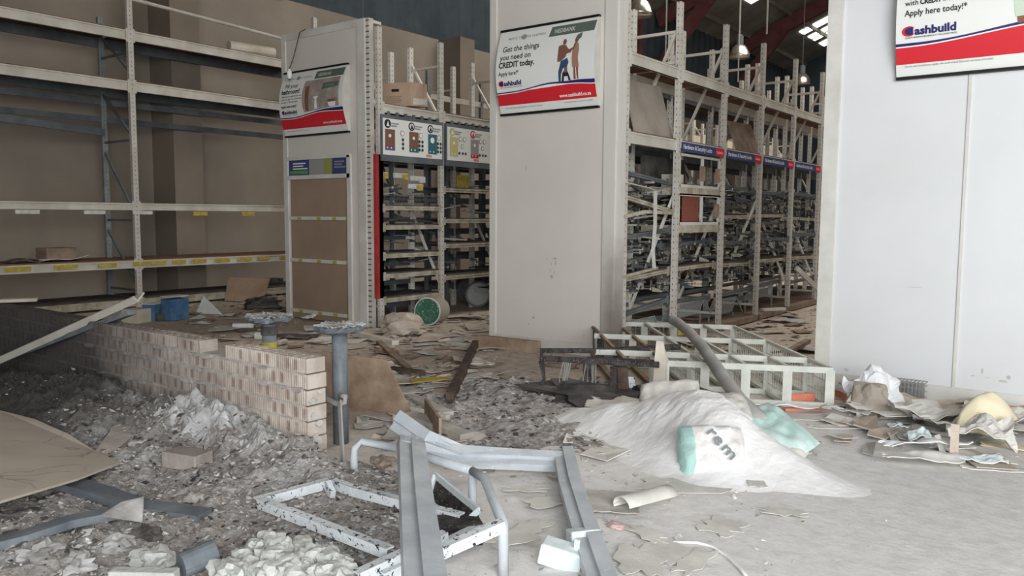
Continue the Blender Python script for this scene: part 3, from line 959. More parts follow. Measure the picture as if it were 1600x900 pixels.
circ1 = []
for cy, big in ((0.38, 0), (0.76, 1), (1.16, 1)):
    circ1.append((cy, 2.78, 0.042))
    for q in range(3):
        circ1.append((cy - (0.03 if big else -0.01), 2.69 - 0.06 * q, 0.026))
        if big:
            circ1.append((cy + 0.035, 2.69 - 0.06 * q, 0.026))
board_disp(7.93, 9.16, 'white lighting display board with purple and blue photo panels beside the end panel',
           [(7.97, 'p_text', 'p_brown', 'p_mauve'), (8.45, 'p_text', 'p_brown', 'p_teal'), (8.85, 'p_text', 'p_teal', 'p_teal')], circ1)
circ2 = [(0.30, 2.80, .04), (.40, 2.80, .04), (.35, 2.69, .036), (.28, 2.58, .024), (.36, 2.58, .024), (.43, 2.58, .024),
         (0.80, 2.80, .04), (.90, 2.80, .04), (.85, 2.69, .036), (.78, 2.58, .024), (.86, 2.58, .024), (.93, 2.58, .024)]
board_disp(9.28, 10.66, 'white lighting display board with yellow and red photo panels, nearer the tall white panel',
           [(9.34, 'p_yellow', 'p_yellow', 'p_yellow'), (9.84, 'p_red', 'p_grey', 'p_red'), (10.32, 'p_red', 'p_brown', 'p_red')], circ2)
# white stub posts: sawn off uprights along the far edge of the two units are part of the racks (built above)

# cartons far down the aisle, on the upper level of the middle racks
for i in range(16):
    y = 14.0 + i * 0.72
    h = rnd.uniform(0.3, 0.62)
    tag(MB().box((MF - 0.34, y + 0.3, 3.19 + h / 2), (0.5, rnd.uniform(0.4, 0.62), h), Matrix.Rotation(rnd.uniform(-.1, .1), 3, 'Z')).build('carton', 'carton_pale'),
        'pale carton on the top level of the rack seen through the stripped rack', 'box', 'pale cartons far down the aisle')


# ================================================================== END PANELS AND POSTERS
def end_panel(x0, x1, z1, lab, seams=(), frame=0.1):
    Y = Y0
    t = thing('end_panel', ((x0 + x1) / 2, Y, 0), lab, 'panel', 'tall white end panels of the aisle units')
    if x0 < -9:
        MB().bb((x0 + 0.02, Y + 0.0, 2.42), (x1 - 0.02, Y + 0.03, z1 - 0.02)).build('panel_board', 'panel', t)
        MB().bb((x0 + 0.1, Y + 0.012, 0.02), (x1 - 0.32, Y + 0.03, 2.42)).build('notice_board', 'brown_board', t)
        MB().bb((x1 - 0.33, Y + 0.0, 0.02), (x1 - 0.02, Y + 0.03, 2.42)).build('panel_board', 'panel', t)
        MB().bb((x0 + 0.02, Y + 0.005, 0.02), (x0 + .12, Y + 0.03, 2.42)).build('panel_board', 'panel', t)
    else:
        MB().bb((x0 + 0.02, Y, 0.03), (x1 - 0.02, Y + 0.03, z1 - 0.02)).build('panel_board', 'panel_lit' if x0 > -3 else 'panel', t)
    for a, b in ((x0, x0 + frame), (x1 - frame * 1.6, x1)):
        m = MB().bb((a, Y - 0.02, 0), (b, Y + 0.06, z1))
        m.build('side_frame', 'sooted' if -7 < x0 < -6 else 'frame_white', t, bevel=0.004)
    MB().bb((x0 + frame, Y - 0.018, z1 - frame), (x1 - frame * 1.6, Y + 0.05, z1)).build('top_frame', 'frame_white', t)
    if x0 > -9:
        MB().bb((x0 + frame, Y - 0.016, 0), (x1 - frame * 1.6, Y + 0.05, 0.14)).build('bottom_frame', 'frame_white', t)
    for s in seams:
        MB().bb((s - 0.012, Y - 0.012, 0.14), (s + 0.012, Y, z1 - frame)).build('seam_strip', 'frame_white', t)
    # slotted post at the aisle corner
    c_post(x1 + 0.03, Y + 0.05, 0, z1, 0.09, 0.06).build('corner_post', 'post' if not -7 < x0 < -6 else 'sooted', t, origin=(x1 + 0.03, Y + 0.01, 0))
    MB().bb((x0, Y + 0.06, z1 - 0.04), (x1, Y + 0.3, z1)).build('top_cap', 'frame_white', t)
    return t


_t = NT('sooted_white_enamel')
_v = _t.coord(True)
_s = _t.n('ShaderNodeSeparateXYZ'); _t.l(_v, _s.inputs[0])
_n = _t.noise(_v, 2.5, 5)
_z = _t.math('ADD', _s.outputs['Z'], _t.math('MULTIPLY', _n, 0.9))
_fz = _t.maprange(_z, 0.9, 1.9, 0.75, 0.0)
_fx = _t.maprange(_s.outputs['X'], -4.85, -4.5)
_c = _t.mix(_t.math('MULTIPLY', _fz, _fx), lin((206, 202, 194)), lin((92, 78, 66)))
M['sooted'] = _t.fin(_c, 0.6)
ep1 = end_panel(-10.32, -8.47, 4.32, 'white end panel with a brown noticeboard, beside the wall rack')
ep2 = end_panel(-6.24, -4.46, 4.95, 'tall plain white end panel in the middle with a credit poster')
ep3 = end_panel(-2.25, -0.30, 4.95, 'bright white end panel beside the rubbish heap', seams=(-1.07,), frame=0.14)
# noticeboard trim on the first panel
for z in (0.14, 0.92, 1.56):
    MB().bb((-10.2, Y0 - 0.02, z - 0.03), (-8.82, Y0 + 0.012, z + 0.02)).build('board_rail', 'frame_white', ep1)
    for xx in (-10.0, -9.55, -9.2, -8.9):
        MB().bb((xx, Y0 - 0.023, z - 0.03), (xx + 0.09, Y0 - 0.019, z + 0.015)).build('price_label', 'label_yellow', ep1)
MB().bb((-10.22, Y0 - 0.03, 2.14), (-8.80, Y0 + 0.012, 2.20)).build('board_rail', 'frame_white', ep1)
MB().bb((-8.86, Y0 - 0.03, 0.05), (-8.78, Y0 + 0.012, 2.46)).build('board_rail', 'frame_white', ep1)
MB().bb((-10.22, Y0 - 0.03, 2.43), (-8.80, Y0 + 0.012, 2.48)).build('board_rail', 'frame_white', ep1)
for a, b, mt in ((-10.2, -9.72, 'p_blue'), (-9.72, -9.38, 'p_grey'), (-9.38, -9.2, 'p_olive'), (-9.2, -8.87, 'p_blue')):
    MB().bb((a, Y0 - 0.006, 2.2), (b, Y0 + 0.012, 2.43)).build('printed_strip', mt, ep1)
MB().bb((-10.17, Y0 - 0.009, 2.22), (-9.75, Y0 - 0.004, 2.27)).build('printed_strip', plain('print_leaf_green', (96, 150, 84)), ep1)
for z, w in ((2.37, .3), (2.33, .24), (2.29, .34)):
    MB().bb((-10.1, Y0 - 0.009, z), (-10.1 + w, Y0 - 0.004, z + 0.018)).build('print_line', 'p_white', ep1)
    MB().bb((-9.15, Y0 - 0.009, z), (-9.15 + w * .7, Y0 - 0.004, z + 0.018)).build('print_line', 'p_grey', ep1)
# scuffs on the panels
def scuff(par, pts, mt='scrap_grey'):
    for (px, py, w, h) in pts:
        p = at_y(px, py, Y0 - 0.001)
        n = 7
        poly = [(p.x + w * math.cos(2 * PI * k / n) * rnd.uniform(.5, 1), Y0 - 0.003, p.z + h * math.sin(2 * PI * k / n) * rnd.uniform(.5, 1)) for k in range(n)]
        MB().prism(poly, (0, -1, 0), 0.002).build('scuff_mark', mt, par)
scuff(ep2, [(866, 404, .05, .02), (861, 412, .02, .03), (868, 410, .015, .04), (855, 405, .02, .01), (862, 432, .03, .03), (860, 422, .01, .02), (866, 426, .01, .02), (833, 496, .03, .02), (826, 506, .015, .015), (912, 525, .012, .012), (822, 262, .008, .05)])
scuff(ep3, [(1568, 596, .05, .015), (1576, 590, .02, .02), (1520, 587, .02, .006), (1535, 580, .01, .03), (1543, 590, .02, .004), (1428, 449, .09, .004), (1322, 578, .03, .02)])


class Poster:
    def __init__(self, x0, x1, z0, z1, lab, bulge=0.11, top=0.0):
        self.x0, self.W, self.z0, self.H, self.b = x0, x1 - x0, z0, z1 - z0, bulge
        self.t = thing('poster', ((x0 + x1) / 2, Y0 - 0.03, z0), lab, 'poster', 'curved advertising posters on the end panels')
        t = self.t
        MB().bb((x0 + 0.02, Y0 - 0.03, z0), (x1, Y0 - 0.001, z1)).build('backing', 'frame_white', t)
        MB().bb((x0, Y0 - 0.05, z1), (x1, Y0 - 0.001, z1 + 0.025)).build('top_rail', 'black', t)
        MB().bb((x0, Y0 - 0.05, z0 - 0.025), (x1, Y0 - 0.001, z0)).build('bottom_rail', 'black', t)
        N = 16
        m = MB()
        for k in range(N + 1):
            v = k / N
            m.v += [self.P(0, v, 0), self.P(1, v, 0), self.P(0, v, -0.002), self.P(1, v, -0.002)]
        for k in range(N):
            a = 4 * k
            m.f += [(a, a + 1, a + 5, a + 4), (a + 2, a + 6, a + 7, a + 3), (a, a + 4, a + 6, a + 2), (a + 1, a + 3, a + 7, a + 5)]
        self.sheet = m.build('sheet', 'sheet', t)
        # crescent end cheek
        ch = MB()
        pts = [(x1 - 0.004, Y0 - 0.03 - self.b * math.sin(PI * k / N), z0 + self.H * k / N) for k in range(N + 1)]
        ch.prism(pts + [(x1 - 0.004, Y0 - 0.005, z1), (x1 - 0.004, Y0 - 0.005, z0)], (1, 0, 0), 0.004)
        ch.build('end_cheek', 'frame_white', t)

    def P(self, u, v, off=0.001):
        return (self.x0 + u * self.W, Y0 - 0.034 - self.b * math.sin(PI * max(0, min(1, v))) - off, self.z0 + v * self.H)

    def poly(self, pts, mat, name='print', layer=1):
        bm = bmesh.new()
        vs = [bm.verts.new((u * self.W, v * self.H, 0)) for u, v in pts]
        bm.faces.new(vs)
        bmesh.ops.triangulate(bm, faces=bm.faces[:])
        N = 16
        for k in range(1, N):
            bmesh.ops.bisect_plane(bm, geom=bm.verts[:] + bm.edges[:] + bm.faces[:], plane_co=(0, self.H * k / N, 0), plane_no=(0, 1, 0))
        bm.verts.index_update()
        m = MB()
        m.add([self.P(v.co.x / self.W, v.co.y / self.H, 0.0015 * layer) for v in bm.verts], [tuple(v.index for v in f.verts) for f in bm.faces])
        bm.free()
        return m.build(name, mat, self.sheet)

    def text(self, body, u, v, size, mat='p_text', bold=0.0, layer=3, shear=0.0, wid=None):
        s = size * self.H
        k = 1.0
        if wid:
            cu = bpy.data.curves.new('m', 'FONT'); cu.body = body; cu.size = s
            to = bpy.data.objects.new('m', cu); COL.objects.link(to)
            bpy.context.view_layer.update()
            k = wid * self.W / max(1e-4, to.dimensions.x)
            bpy.data.objects.remove(to); bpy.data.curves.remove(cu)
        return text_mesh(body, s, mat, lambda a, b: self.P(u + (a * k + shear * b) / self.W, v + b / self.H, 0.0015 * layer), 'lettering', self.sheet, bold=(bold + 0.012) * s)

    def band(self, low, pts, navy):
        """low: bottom of the red; pts: its wavy top edge; navy: thickness of the dark line above it"""
        N = 24
        def ip(u, q):
            for (a, x), (b, y) in zip(q[:-1], q[1:]):
                if u <= b:
                    k = (u - a) / (b - a); k = k * k * (3 - 2 * k)
                    return x + (y - x) * k
            return q[-1][1]
        U = [k / N for k in range(N + 1)]
        cv = lambda u: ip(u, pts)
        nv = lambda u: ip(u, navy)
        self.poly([(u, low) for u in U] + [(u, cv(u)) for u in reversed(U)], 'p_red', 'colour_band', 1)
        self.poly([(u, cv(u)) for u in U] + [(u, cv(u) + 0.010) for u in reversed(U)], 'p_white', 'colour_band', 2)
        self.poly([(u, cv(u) + 0.009) for u in U] + [(u, cv(u) + 0.009 + nv(u)) for u in reversed(U)], 'p_navy', 'colour_band', 1)

    def header(self):
        self.poly([(0.53, 0.845), (0.975, 0.845), (0.985, 0.965), (0.55, 0.965)], 'p_green', 'header_box', 1)
        self.text('NEDBANK', 0.585, 0.88, 0.07, 'p_sheet_text', wid=0.20, bold=0.01)
        self.text('MAKE THINGS HAPPEN', 0.10, 0.885, 0.042, 'p_grey', wid=0.39)
        self.poly([(0.27 + 0.03 * math.cos(a), 0.90 + 0.035 * math.sin(a)) for a in np.linspace(0, 2 * PI, 10)[:-1]], 'p_grey', 'emblem', 2)

    def logo(self, u, v, s, wid):
        N = 14
        arc = [(math.cos(a), math.sin(a)) for a in np.linspace(0.25 * PI, 1.75 * PI, N)]
        r = s * 0.48 * self.H
        def pt(c, k, dx=0.0): return (u + (r * 1.0 + dx + c[0] * r * k * 1.15) / self.W, v + (r * 0.75 + c[1] * r * k * 0.85) / self.H)
        self.poly([pt(c, 1.15) for c in arc] + [pt(c, 0.97) for c in reversed(arc)], 'p_red', 'emblem', 2)
        self.poly([pt(c, 0.86, r * 0.22) for c in arc] + [pt(c, 0.62, r * 0.22) for c in reversed(arc)], 'p_navy', 'emblem', 3)
        du = r * 2.05 / self.W
        self.text('ashbuild', u + du, v, s, 'p_navy', bold=0.03, wid=wid - du)
        self.text('QUALITY BUILDING MATERIALS AT THE LOWEST PRICES', u + 0.01, v - 0.026, s * 0.2, 'p_text', wid=wid)


M['p_sheet_text'] = plain('print_light_grey', (196, 200, 192), 0.45)
# middle panel poster
P2 = Poster(-6.05, -4.68, 2.83, 3.79, 'curved white and red credit poster with two figures on the middle panel')
P2.header()
P2.text('Get the things', 0.06, 0.735, 0.098, wid=0.385)
P2.text('you need on', 0.045, 0.635, 0.098, wid=0.325)
P2.text('CREDIT today.', 0.035, 0.540, 0.098, bold=0.02, wid=0.375)
P2.text('Apply here!*', 0.035, 0.445, 0.072, wid=0.215)
P2.band(0.095, [(0, 0.225), (0.15, 0.228), (0.58, 0.277), (0.8, 0.262), (1, 0.24)], [(0, 0.016), (0.35, 0.014), (0.6, 0.02), (1, 0.045)])
P2.logo(0.035, 0.325, 0.075, 0.235)
P2.text('www.cashbuild.co.za', 0.645, 0.125, 0.055, 'p_white', bold=0.01, wid=0.305)
P2.text('Terms and conditions apply. An authorised financial services and registered credit provider.', 0.06, 0.055, 0.022, 'p_grey', wid=0.4)
P2.text('Credit granted subject to approval by the bank.', 0.68, 0.06, 0.022, 'p_grey', wid=0.28)
_poly0 = P2.poly


def _fig(pts, mat, name='print', layer=1):
    return _poly0([(0.65 + (u - 0.65) * 0.70, 0.295 + (v - 0.24) * 0.83) for u, v in pts], mat, name, layer)


P2.poly = _fig
# seated person
P2.poly([(0.66, 0.58), (0.665, 0.75), (0.70, 0.75), (0.70, 0.58)], 'p_olive', 'figure_print', 2)
P2.poly([(0.63 + 0.02, 0.52), (0.655, 0.74), (0.70, 0.755), (0.76, 0.74), (0.79, 0.69), (0.84, 0.66), (0.84, 0.63), (0.78, 0.62), (0.76, 0.57), (0.70, 0.52)], 'p_brown', 'figure_print', 3)
P2.poly([(0.735 + 0.026 * math.cos(a), 0.79 + 0.045 * math.sin(a)) for a in np.linspace(0, 2 * PI, 12)[:-1]], 'p_skin', 'figure_print', 4)
P2.poly([(0.66, 0.24), (0.665, 0.38), (0.70, 0.52), (0.79, 0.56), (0.81, 0.50), (0.79, 0.44), (0.73, 0.42), (0.70, 0.34), (0.69, 0.24)], 'p_jeans', 'figure_print', 4)
P2.poly([(0.70, 0.24), (0.72, 0.36), (0.77, 0.42), (0.80, 0.36), (0.83, 0.25), (0.80, 0.25), (0.79, 0.31), (0.74, 0.31), (0.73, 0.24)], 'p_text', 'figure_print', 3)
P2.poly([(0.745, 0.36), (0.75, 0.44), (0.79, 0.44), (0.79, 0.36)], 'p_skin', 'figure_print', 4)
# standing person
P2.poly([(0.86, 0.42), (0.85, 0.55), (0.855, 0.68), (0.875, 0.76), (0.93, 0.75), (0.945, 0.66), (0.935, 0.55), (0.95, 0.42)], 'p_dress', 'figure_print', 3)
P2.poly([(0.80, 0.64), (0.80, 0.67), (0.86, 0.70), (0.875, 0.75), (0.90, 0.76), (0.89, 0.70), (0.86, 0.66)], 'p_skin', 'figure_print', 4)
P2.poly([(0.90 + 0.024 * math.cos(a), 0.795 + 0.042 * math.sin(a)) for a in np.linspace(0, 2 * PI, 12)[:-1]], 'p_skin', 'figure_print', 4)
P2.poly([(0.88, 0.82), (0.90, 0.87), (0.965, 0.90), (0.96, 0.83), (0.925, 0.79)], 'p_green', 'figure_print', 5)
P2.poly([(0.87, 0.26), (0.875, 0.42), (0.90, 0.42), (0.90, 0.26)], 'p_skin', 'figure_print', 3)
P2.poly([(0.915, 0.26), (0.91, 0.42), (0.94, 0.42), (0.935, 0.26)], 'p_skin', 'figure_print', 3)

# left panel poster
P1 = Poster(-10.23, -8.80, 2.80, 3.72, 'curved red and white poster with a bathroom picture on the noticeboard panel')
P1.header()
P1.text('Fill your', 0.08, 0.75, 0.09, wid=0.21)
P1.text('bathroom!', 0.035, 0.655, 0.098, bold=0.02, wid=0.29)
for k_, s_ in enumerate(('Whatever you need for your new', 'bathroom, get it on credit today', 'and pay it off over time')):
    P1.text(s_, 0.04, 0.60 - 0.045 * k_, 0.036, wid=0.33 - 0.06 * (k_ == 2))
P1.text('Apply here today!*', 0.04, 0.435, 0.05, bold=0.02, wid=0.26)
P1.band(0.10, [(0, 0.255), (0.2, 0.25), (0.7, 0.315), (1, 0.30)], [(0, 0.018), (0.5, 0.018), (1, 0.05)])
P1.logo(0.045, 0.335, 0.07, 0.24)
P1.text('www.cashbuild.co.za', 0.66, 0.135, 0.05, 'p_white', wid=0.29)
P1.text('Terms and conditions apply. Registered credit provider.', 0.06, 0.06, 0.022, 'p_grey', wid=0.35)
P1.poly([(0.40, 0.33), (0.375, 0.5), (0.375, 0.65), (0.40, 0.83), (0.945, 0.83), (0.945, 0.38), (0.72, 0.365)], 'p_room', 'bathroom_picture', 1)
P1.poly([(0.68, 0.66), (0.70, 0.76), (0.93, 0.76), (0.92, 0.68)], 'p_green', 'picture_box', 2)
P1.text('BATHROOM', 0.74, 0.70, 0.035, 'p_grey')
P1.poly([(0.43, 0.35), (0.42, 0.74), (0.49, 0.74), (0.48, 0.35)], 'p_brown', 'picture_curtain', 2)
P1.poly([(0.57, 0.37), (0.585, 0.52), (0.555, 0.56), (0.64, 0.56), (0.61, 0.52), (0.615, 0.37)], 'p_white', 'picture_basin', 2)
P1.poly([(0.80, 0.38), (0.78, 0.45), (0.90, 0.45), (0.89, 0.38)], 'p_white', 'picture_toilet', 2)
P1.poly([(0.78, 0.45), (0.79, 0.49), (0.90, 0.49), (0.90, 0.45)], 'p_brown', 'picture_seat', 3)

# right panel poster
P3 = Poster(-1.64, -0.30, 2.83, 3.88, 'curved red and white credit poster high on the bright panel beside the rubbish', bulge=0.11)
P3.text('Let us help you', 0.05, 0.72, 0.07, wid=0.36)
P3.text('Need a loan? We can', 0.05, 0.665, 0.058, wid=0.42)
P3.text('open the door to home', 0.05, 0.607, 0.058, wid=0.44)
P3.text('with', 0.05, 0.55, 0.058, wid=0.075)
P3.text('CREDIT', 0.135, 0.55, 0.058, bold=0.03, wid=0.12)
P3.text('from Nedbank.', 0.265, 0.55, 0.058, wid=0.245)
P3.text('Apply here today!*', 0.05, 0.467, 0.068, bold=0.004, wid=0.35)
P3.band(0.095, [(0, 0.225), (0.1, 0.225), (0.9, 0.305), (1, 0.305)], [(0, 0.024), (0.4, 0.016), (1, 0.03)])
P3.logo(0.045, 0.317, 0.085, 0.295)
P3.text('www.cashbuild.co.za', 0.80, 0.175, 0.055, 'p_white', wid=0.30)
P3.text('Terms and conditions apply. An authorised financial services provider.', 0.05, 0.07, 0.022, 'p_grey', wid=0.5)
P3.poly([(0.655, 0.36), (0.64, 0.52), (0.65, 0.62), (0.68, 0.70), (0.72, 0.76), (0.97, 0.82), (0.985, 0.38), (0.85, 0.335), (0.76, 0.36)], 'p_mint', 'figure_print', 2)
P3.poly([(0.67, 0.31), (0.665, 0.36), (0.745, 0.365), (0.745, 0.32)], 'p_skin', 'figure_print', 3)

# cable with a bulb hanging on the first panel
t = thing('cable_with_bulb', (-10.17, Y0 - 0.08, 3.5), 'thin cable with a white lampholder hanging over the noticeboard panel', 'cable')
a = at_y(467, 62, Y0 - 0.12); b = at_y(461, 118, Y0 - 0.12)
MB().tube([(a.x + 0.02, Y0 - 0.02, 4.33), (a.x, Y0 - 0.10, 4.28), (a.x - 0.03, Y0 - 0.2, 3.9), (b.x, Y0 - 0.22, b.z + 0.08)], 0.006, 6).build('cable', 'black', t)
_c = at_y(567, 38, Y0 + 0.1)
tag(MB().tube([_c, (_c.x, _c.y, roof_z(_c.x) - 0.05)], 0.008, 6).build('hanging_cable', 'wire_dark'), 'thin cable rising to the roof from the top of the noticeboard panel', 'cable')
MB().lathe((b.x, Y0 - 0.22, b.z - 0.06), [(0.02, 0), (0.035, 0.03), (0.035, 0.1), (0.012, 0.14)], 12).build('lampholder', 'p_white', t)

# ================================================================== RUBBLE GROUND
def in_wall(x, y):
    return False

def ash_h(x, y):
    n = noise.fractal(Vector((x * 1.7, y * 1.7, 3.1)), 0.8, 2.1, 5)
    n2 = noise.fractal(Vector((x * 7, y * 7, 1.7)), 0.7, 2.2, 4)
    # extent of the ash field: fades towards the swept floor on the right and beyond the wall
    ex = 1.0
    e = (-2.35 - x) - 0.25 * (y - 2.0)
    ex = max(0, min(1, e / 0.9))
    ey = max(0, min(1, (3.55 - y) / 0.5)) if x > -3.9 else max(0, min(1, (3.3 - y) / 0.2))
    base = 0.035 + 0.05 * n + 0.032 * n2
    mound = 0.19 * math.exp(-((y - 3.05) / 0.28) ** 2) * math.exp(-((x + 4.9) / 0.75) ** 2)
    mound += 0.11 * math.exp(-((y - 3.02) / 0.22) ** 2) * math.exp(-((x + 3.95) / 0.45) ** 2)
    mound += 0.20 * math.exp(-((y - 2.9) / 0.45) ** 2) * math.exp(-((x + 6.6) / 1.3) ** 2)
    return (max(0.0, base) + 0.03 + mound * (1 + 0.4 * n2)) * ex * ey - 0.012


def ash2_h(x, y):
    n = noise.fractal(Vector((x * 2.2, y * 2.2, 9.1)), 0.8, 2.1, 5)
    n2 = noise.fractal(Vector((x * 8, y * 8, 5.7)), 0.7, 2.2, 4)
    d = math.hypot((x + 3.75) / 1.25, (y - 5.45) / 1.15)
    k = max(0, min(1, (1.1 - d + 0.35 * n) / 0.45))
    return (0.035 + 0.045 * n + 0.03 * n2) * k - 0.008


def height_grid(x0, x1, y0, y1, step, fn, name, mat, label, cat, keep=-0.004):
    nx, ny = int((x1 - x0) / step), int((y1 - y0) / step)
    H = [[fn(x0 + i * step, y0 + j * step) for i in range(nx + 1)] for j in range(ny + 1)]
    m = MB(); m.smooth = False
    idx = {}
    for j in range(ny):
        for i in range(nx):
            c = [(i, j), (i + 1, j), (i + 1, j + 1), (i, j + 1)]
            if max(H[b][a] for a, b in c) < keep:
                continue
            q = []
            for a, b in c:
                if (a, b) not in idx:
                    idx[(a, b)] = len(m.v)
                    m.v.append((x0 + a * step, y0 + b * step, H[b][a]))
                q.append(idx[(a, b)])
            m.f.append(tuple(q))
    o = m.build(name, mat)
    return tag(o, label, cat, kind='stuff')


height_grid(-9.6, -2.0, 0.9, 3.6, 0.022, ash_h, 'ash_rubble', 'ash', 'grey burnt ash and rubble spread before the brick wall', 'rubble')
height_grid(-5.4, -2.4, 3.9, 7.2, 0.03, ash2_h, 'ash_rubble', 'ash', 'charred ash patch on the floor before the middle panel', 'rubble')


M['dust_bank'] = dusty('blue_grey_plaster_dust', (150, 148, 146), (204, 203, 202), 5, bump=0.8, world=True, bscale=26)


def bank_h(x, y):
    n = noise.fractal(Vector((x * 4, y * 4, 8.3)), 0.8, 2.1, 5)
    k = math.exp(-((x + 4.75) / 0.75) ** 4)
    return ash_h(x, y) + (0.035 + 0.03 * n) * k * max(0, min(1, (y - 2.62 - 0.1 * n) / 0.35)) - 0.022


height_grid(-5.7, -3.95, 2.6, 3.14, 0.02, bank_h, 'plaster_dust', 'dust_bank', 'bank of blue grey plaster dust along the foot of the brick wall', 'dust', keep=0.0)


def chips(name, mat, n, where, size, label, flat=0.4, seed=1):
    r = np.random.RandomState(seed)
    V, Fc = [], []
    cube = np.array([(1, 0.3, 0.3), (0.2, 1, -0.4), (-1, 0.2, 0.3), (-0.2, -1, -0.3), (0.1, 0.1, 1), (0, 0, -1)], float)
    fq = [(0, 1, 4), (1, 2, 4), (2, 3, 4), (3, 0, 4), (1, 0, 5), (2, 1, 5), (3, 2, 5), (0, 3, 5)]
    c = 0
    for _ in range(n):
        x, y, z = where(r)
        s = size[0] * (size[1] / size[0]) ** (r.rand() ** 2.2)
        sx, sy, sz = s, s * (0.4 + 0.6 * r.rand()), s * flat * (0.4 + 0.8 * r.rand())
        v = cube * np.array([sx, sy, sz]) * (1 + 0.7 * (r.rand(6, 3) - 0.5))
        e = Matrix.Rotation(r.rand() * 2 * PI, 3, 'Z') @ Matrix.Rotation((r.rand() - .5) * 1.0, 3, 'X') @ Matrix.Rotation((r.rand() - .5) * 1.0, 3, 'Y')
        v = v @ np.array(e).T + np.array([x, y, z + sz * 0.6])
        V.append(v)
        Fc += [tuple(i + c for i in q) for q in fq]
        c += 6
    m = MB()
    m.v = [tuple(p) for p in np.concatenate(V)]
    m.f = Fc
    return tag(m.build(name, mat), label, 'rubble', kind='stuff')


def ash_where(r):
    while True:
        x = r.uniform(-7.8, -2.3); y = r.uniform(1.0, 3.45)
        if y > 3.1 and x < -3.9:
            continue
        if x < -5.3 and r.rand() < min(0.93, (-5.3 - x) * 1.1):
            continue
        h = ash_h(x, y)
        if h > 0.0:
            return x, y, h
def ash2_where(r):
    while True:
        x = r.uniform(-5.4, -2.4); y = r.uniform(3.9, 7.1)
        h = ash2_h(x, y)
        if h > -0.002:
            return x, y, max(0, h)
def aisle_where(r):
    while True:
        x = r.uniform(-13.5, -2.6); y = r.uniform(3.6, 15)
        if y > 7.7 and not (-8.2 < x < -6.4 or x < -10.5 or x > -4.2):
            continue
        if x > -5 and y < 7 and r.rand() < 0.5:
            continue
        return x, y, 0.0
def front_where(r):
    while True:
        x = r.uniform(-3.2, 0.6); y = r.uniform(2.3, 7.4)
        if r.rand() < 0.35 + 0.25 * (x + 3.2):
            continue
        return x, y, 0.0

chips('rubble_fragments', 'ash_chip', 7500, ash_where, (0.004, 0.026), 'small grey rubble fragments scattered over the ash', seed=2)
chips('rubble_fragments', 'pale_chip', 6500, ash_where, (0.003, 0.022), 'small white plaster crumbs scattered over the ash', seed=3)
chips('rubble_fragments', 'char_chip', 2600, ash_where, (0.004, 0.028), 'small black charred crumbs scattered over the ash', seed=4)
chips('rubble_fragments', 'ash_chip', 2200, ash2_where, (0.006, 0.035), 'grey fragments on the charred floor patch', 0.3, seed=5)
chips('rubble_fragments', 'char_chip', 1000, ash2_where, (0.006, 0.04), 'black fragments on the charred floor patch', 0.3, seed=6)
chips('rubble_fragments', 'tan_chip', 3200, aisle_where, (0.012, 0.07), 'small tan crumbs over the aisle floor', 0.15, seed=7)
chips('rubble_fragments', 'scrap_brown', 500, aisle_where, (0.012, 0.08), 'small brown splinters over the aisle floor', 0.15, seed=8)
chips('rubble_fragments', 'scrap_grey', 900, front_where, (0.004, 0.022), 'small grey crumbs on the dusty floor by the powder heap', 0.3, seed=9)
chips('rubble_fragments', 'pale_chip', 900, front_where, (0.004, 0.03), 'small white crumbs on the dusty floor by the powder heap', 0.3, seed=10)

# ================================================================== BRICK WALL
WYF, WYB = 3.14, 3.285
CH, BL, BW, BH = 0.1017, 0.298, 0.145, 0.092
XE = -3.985


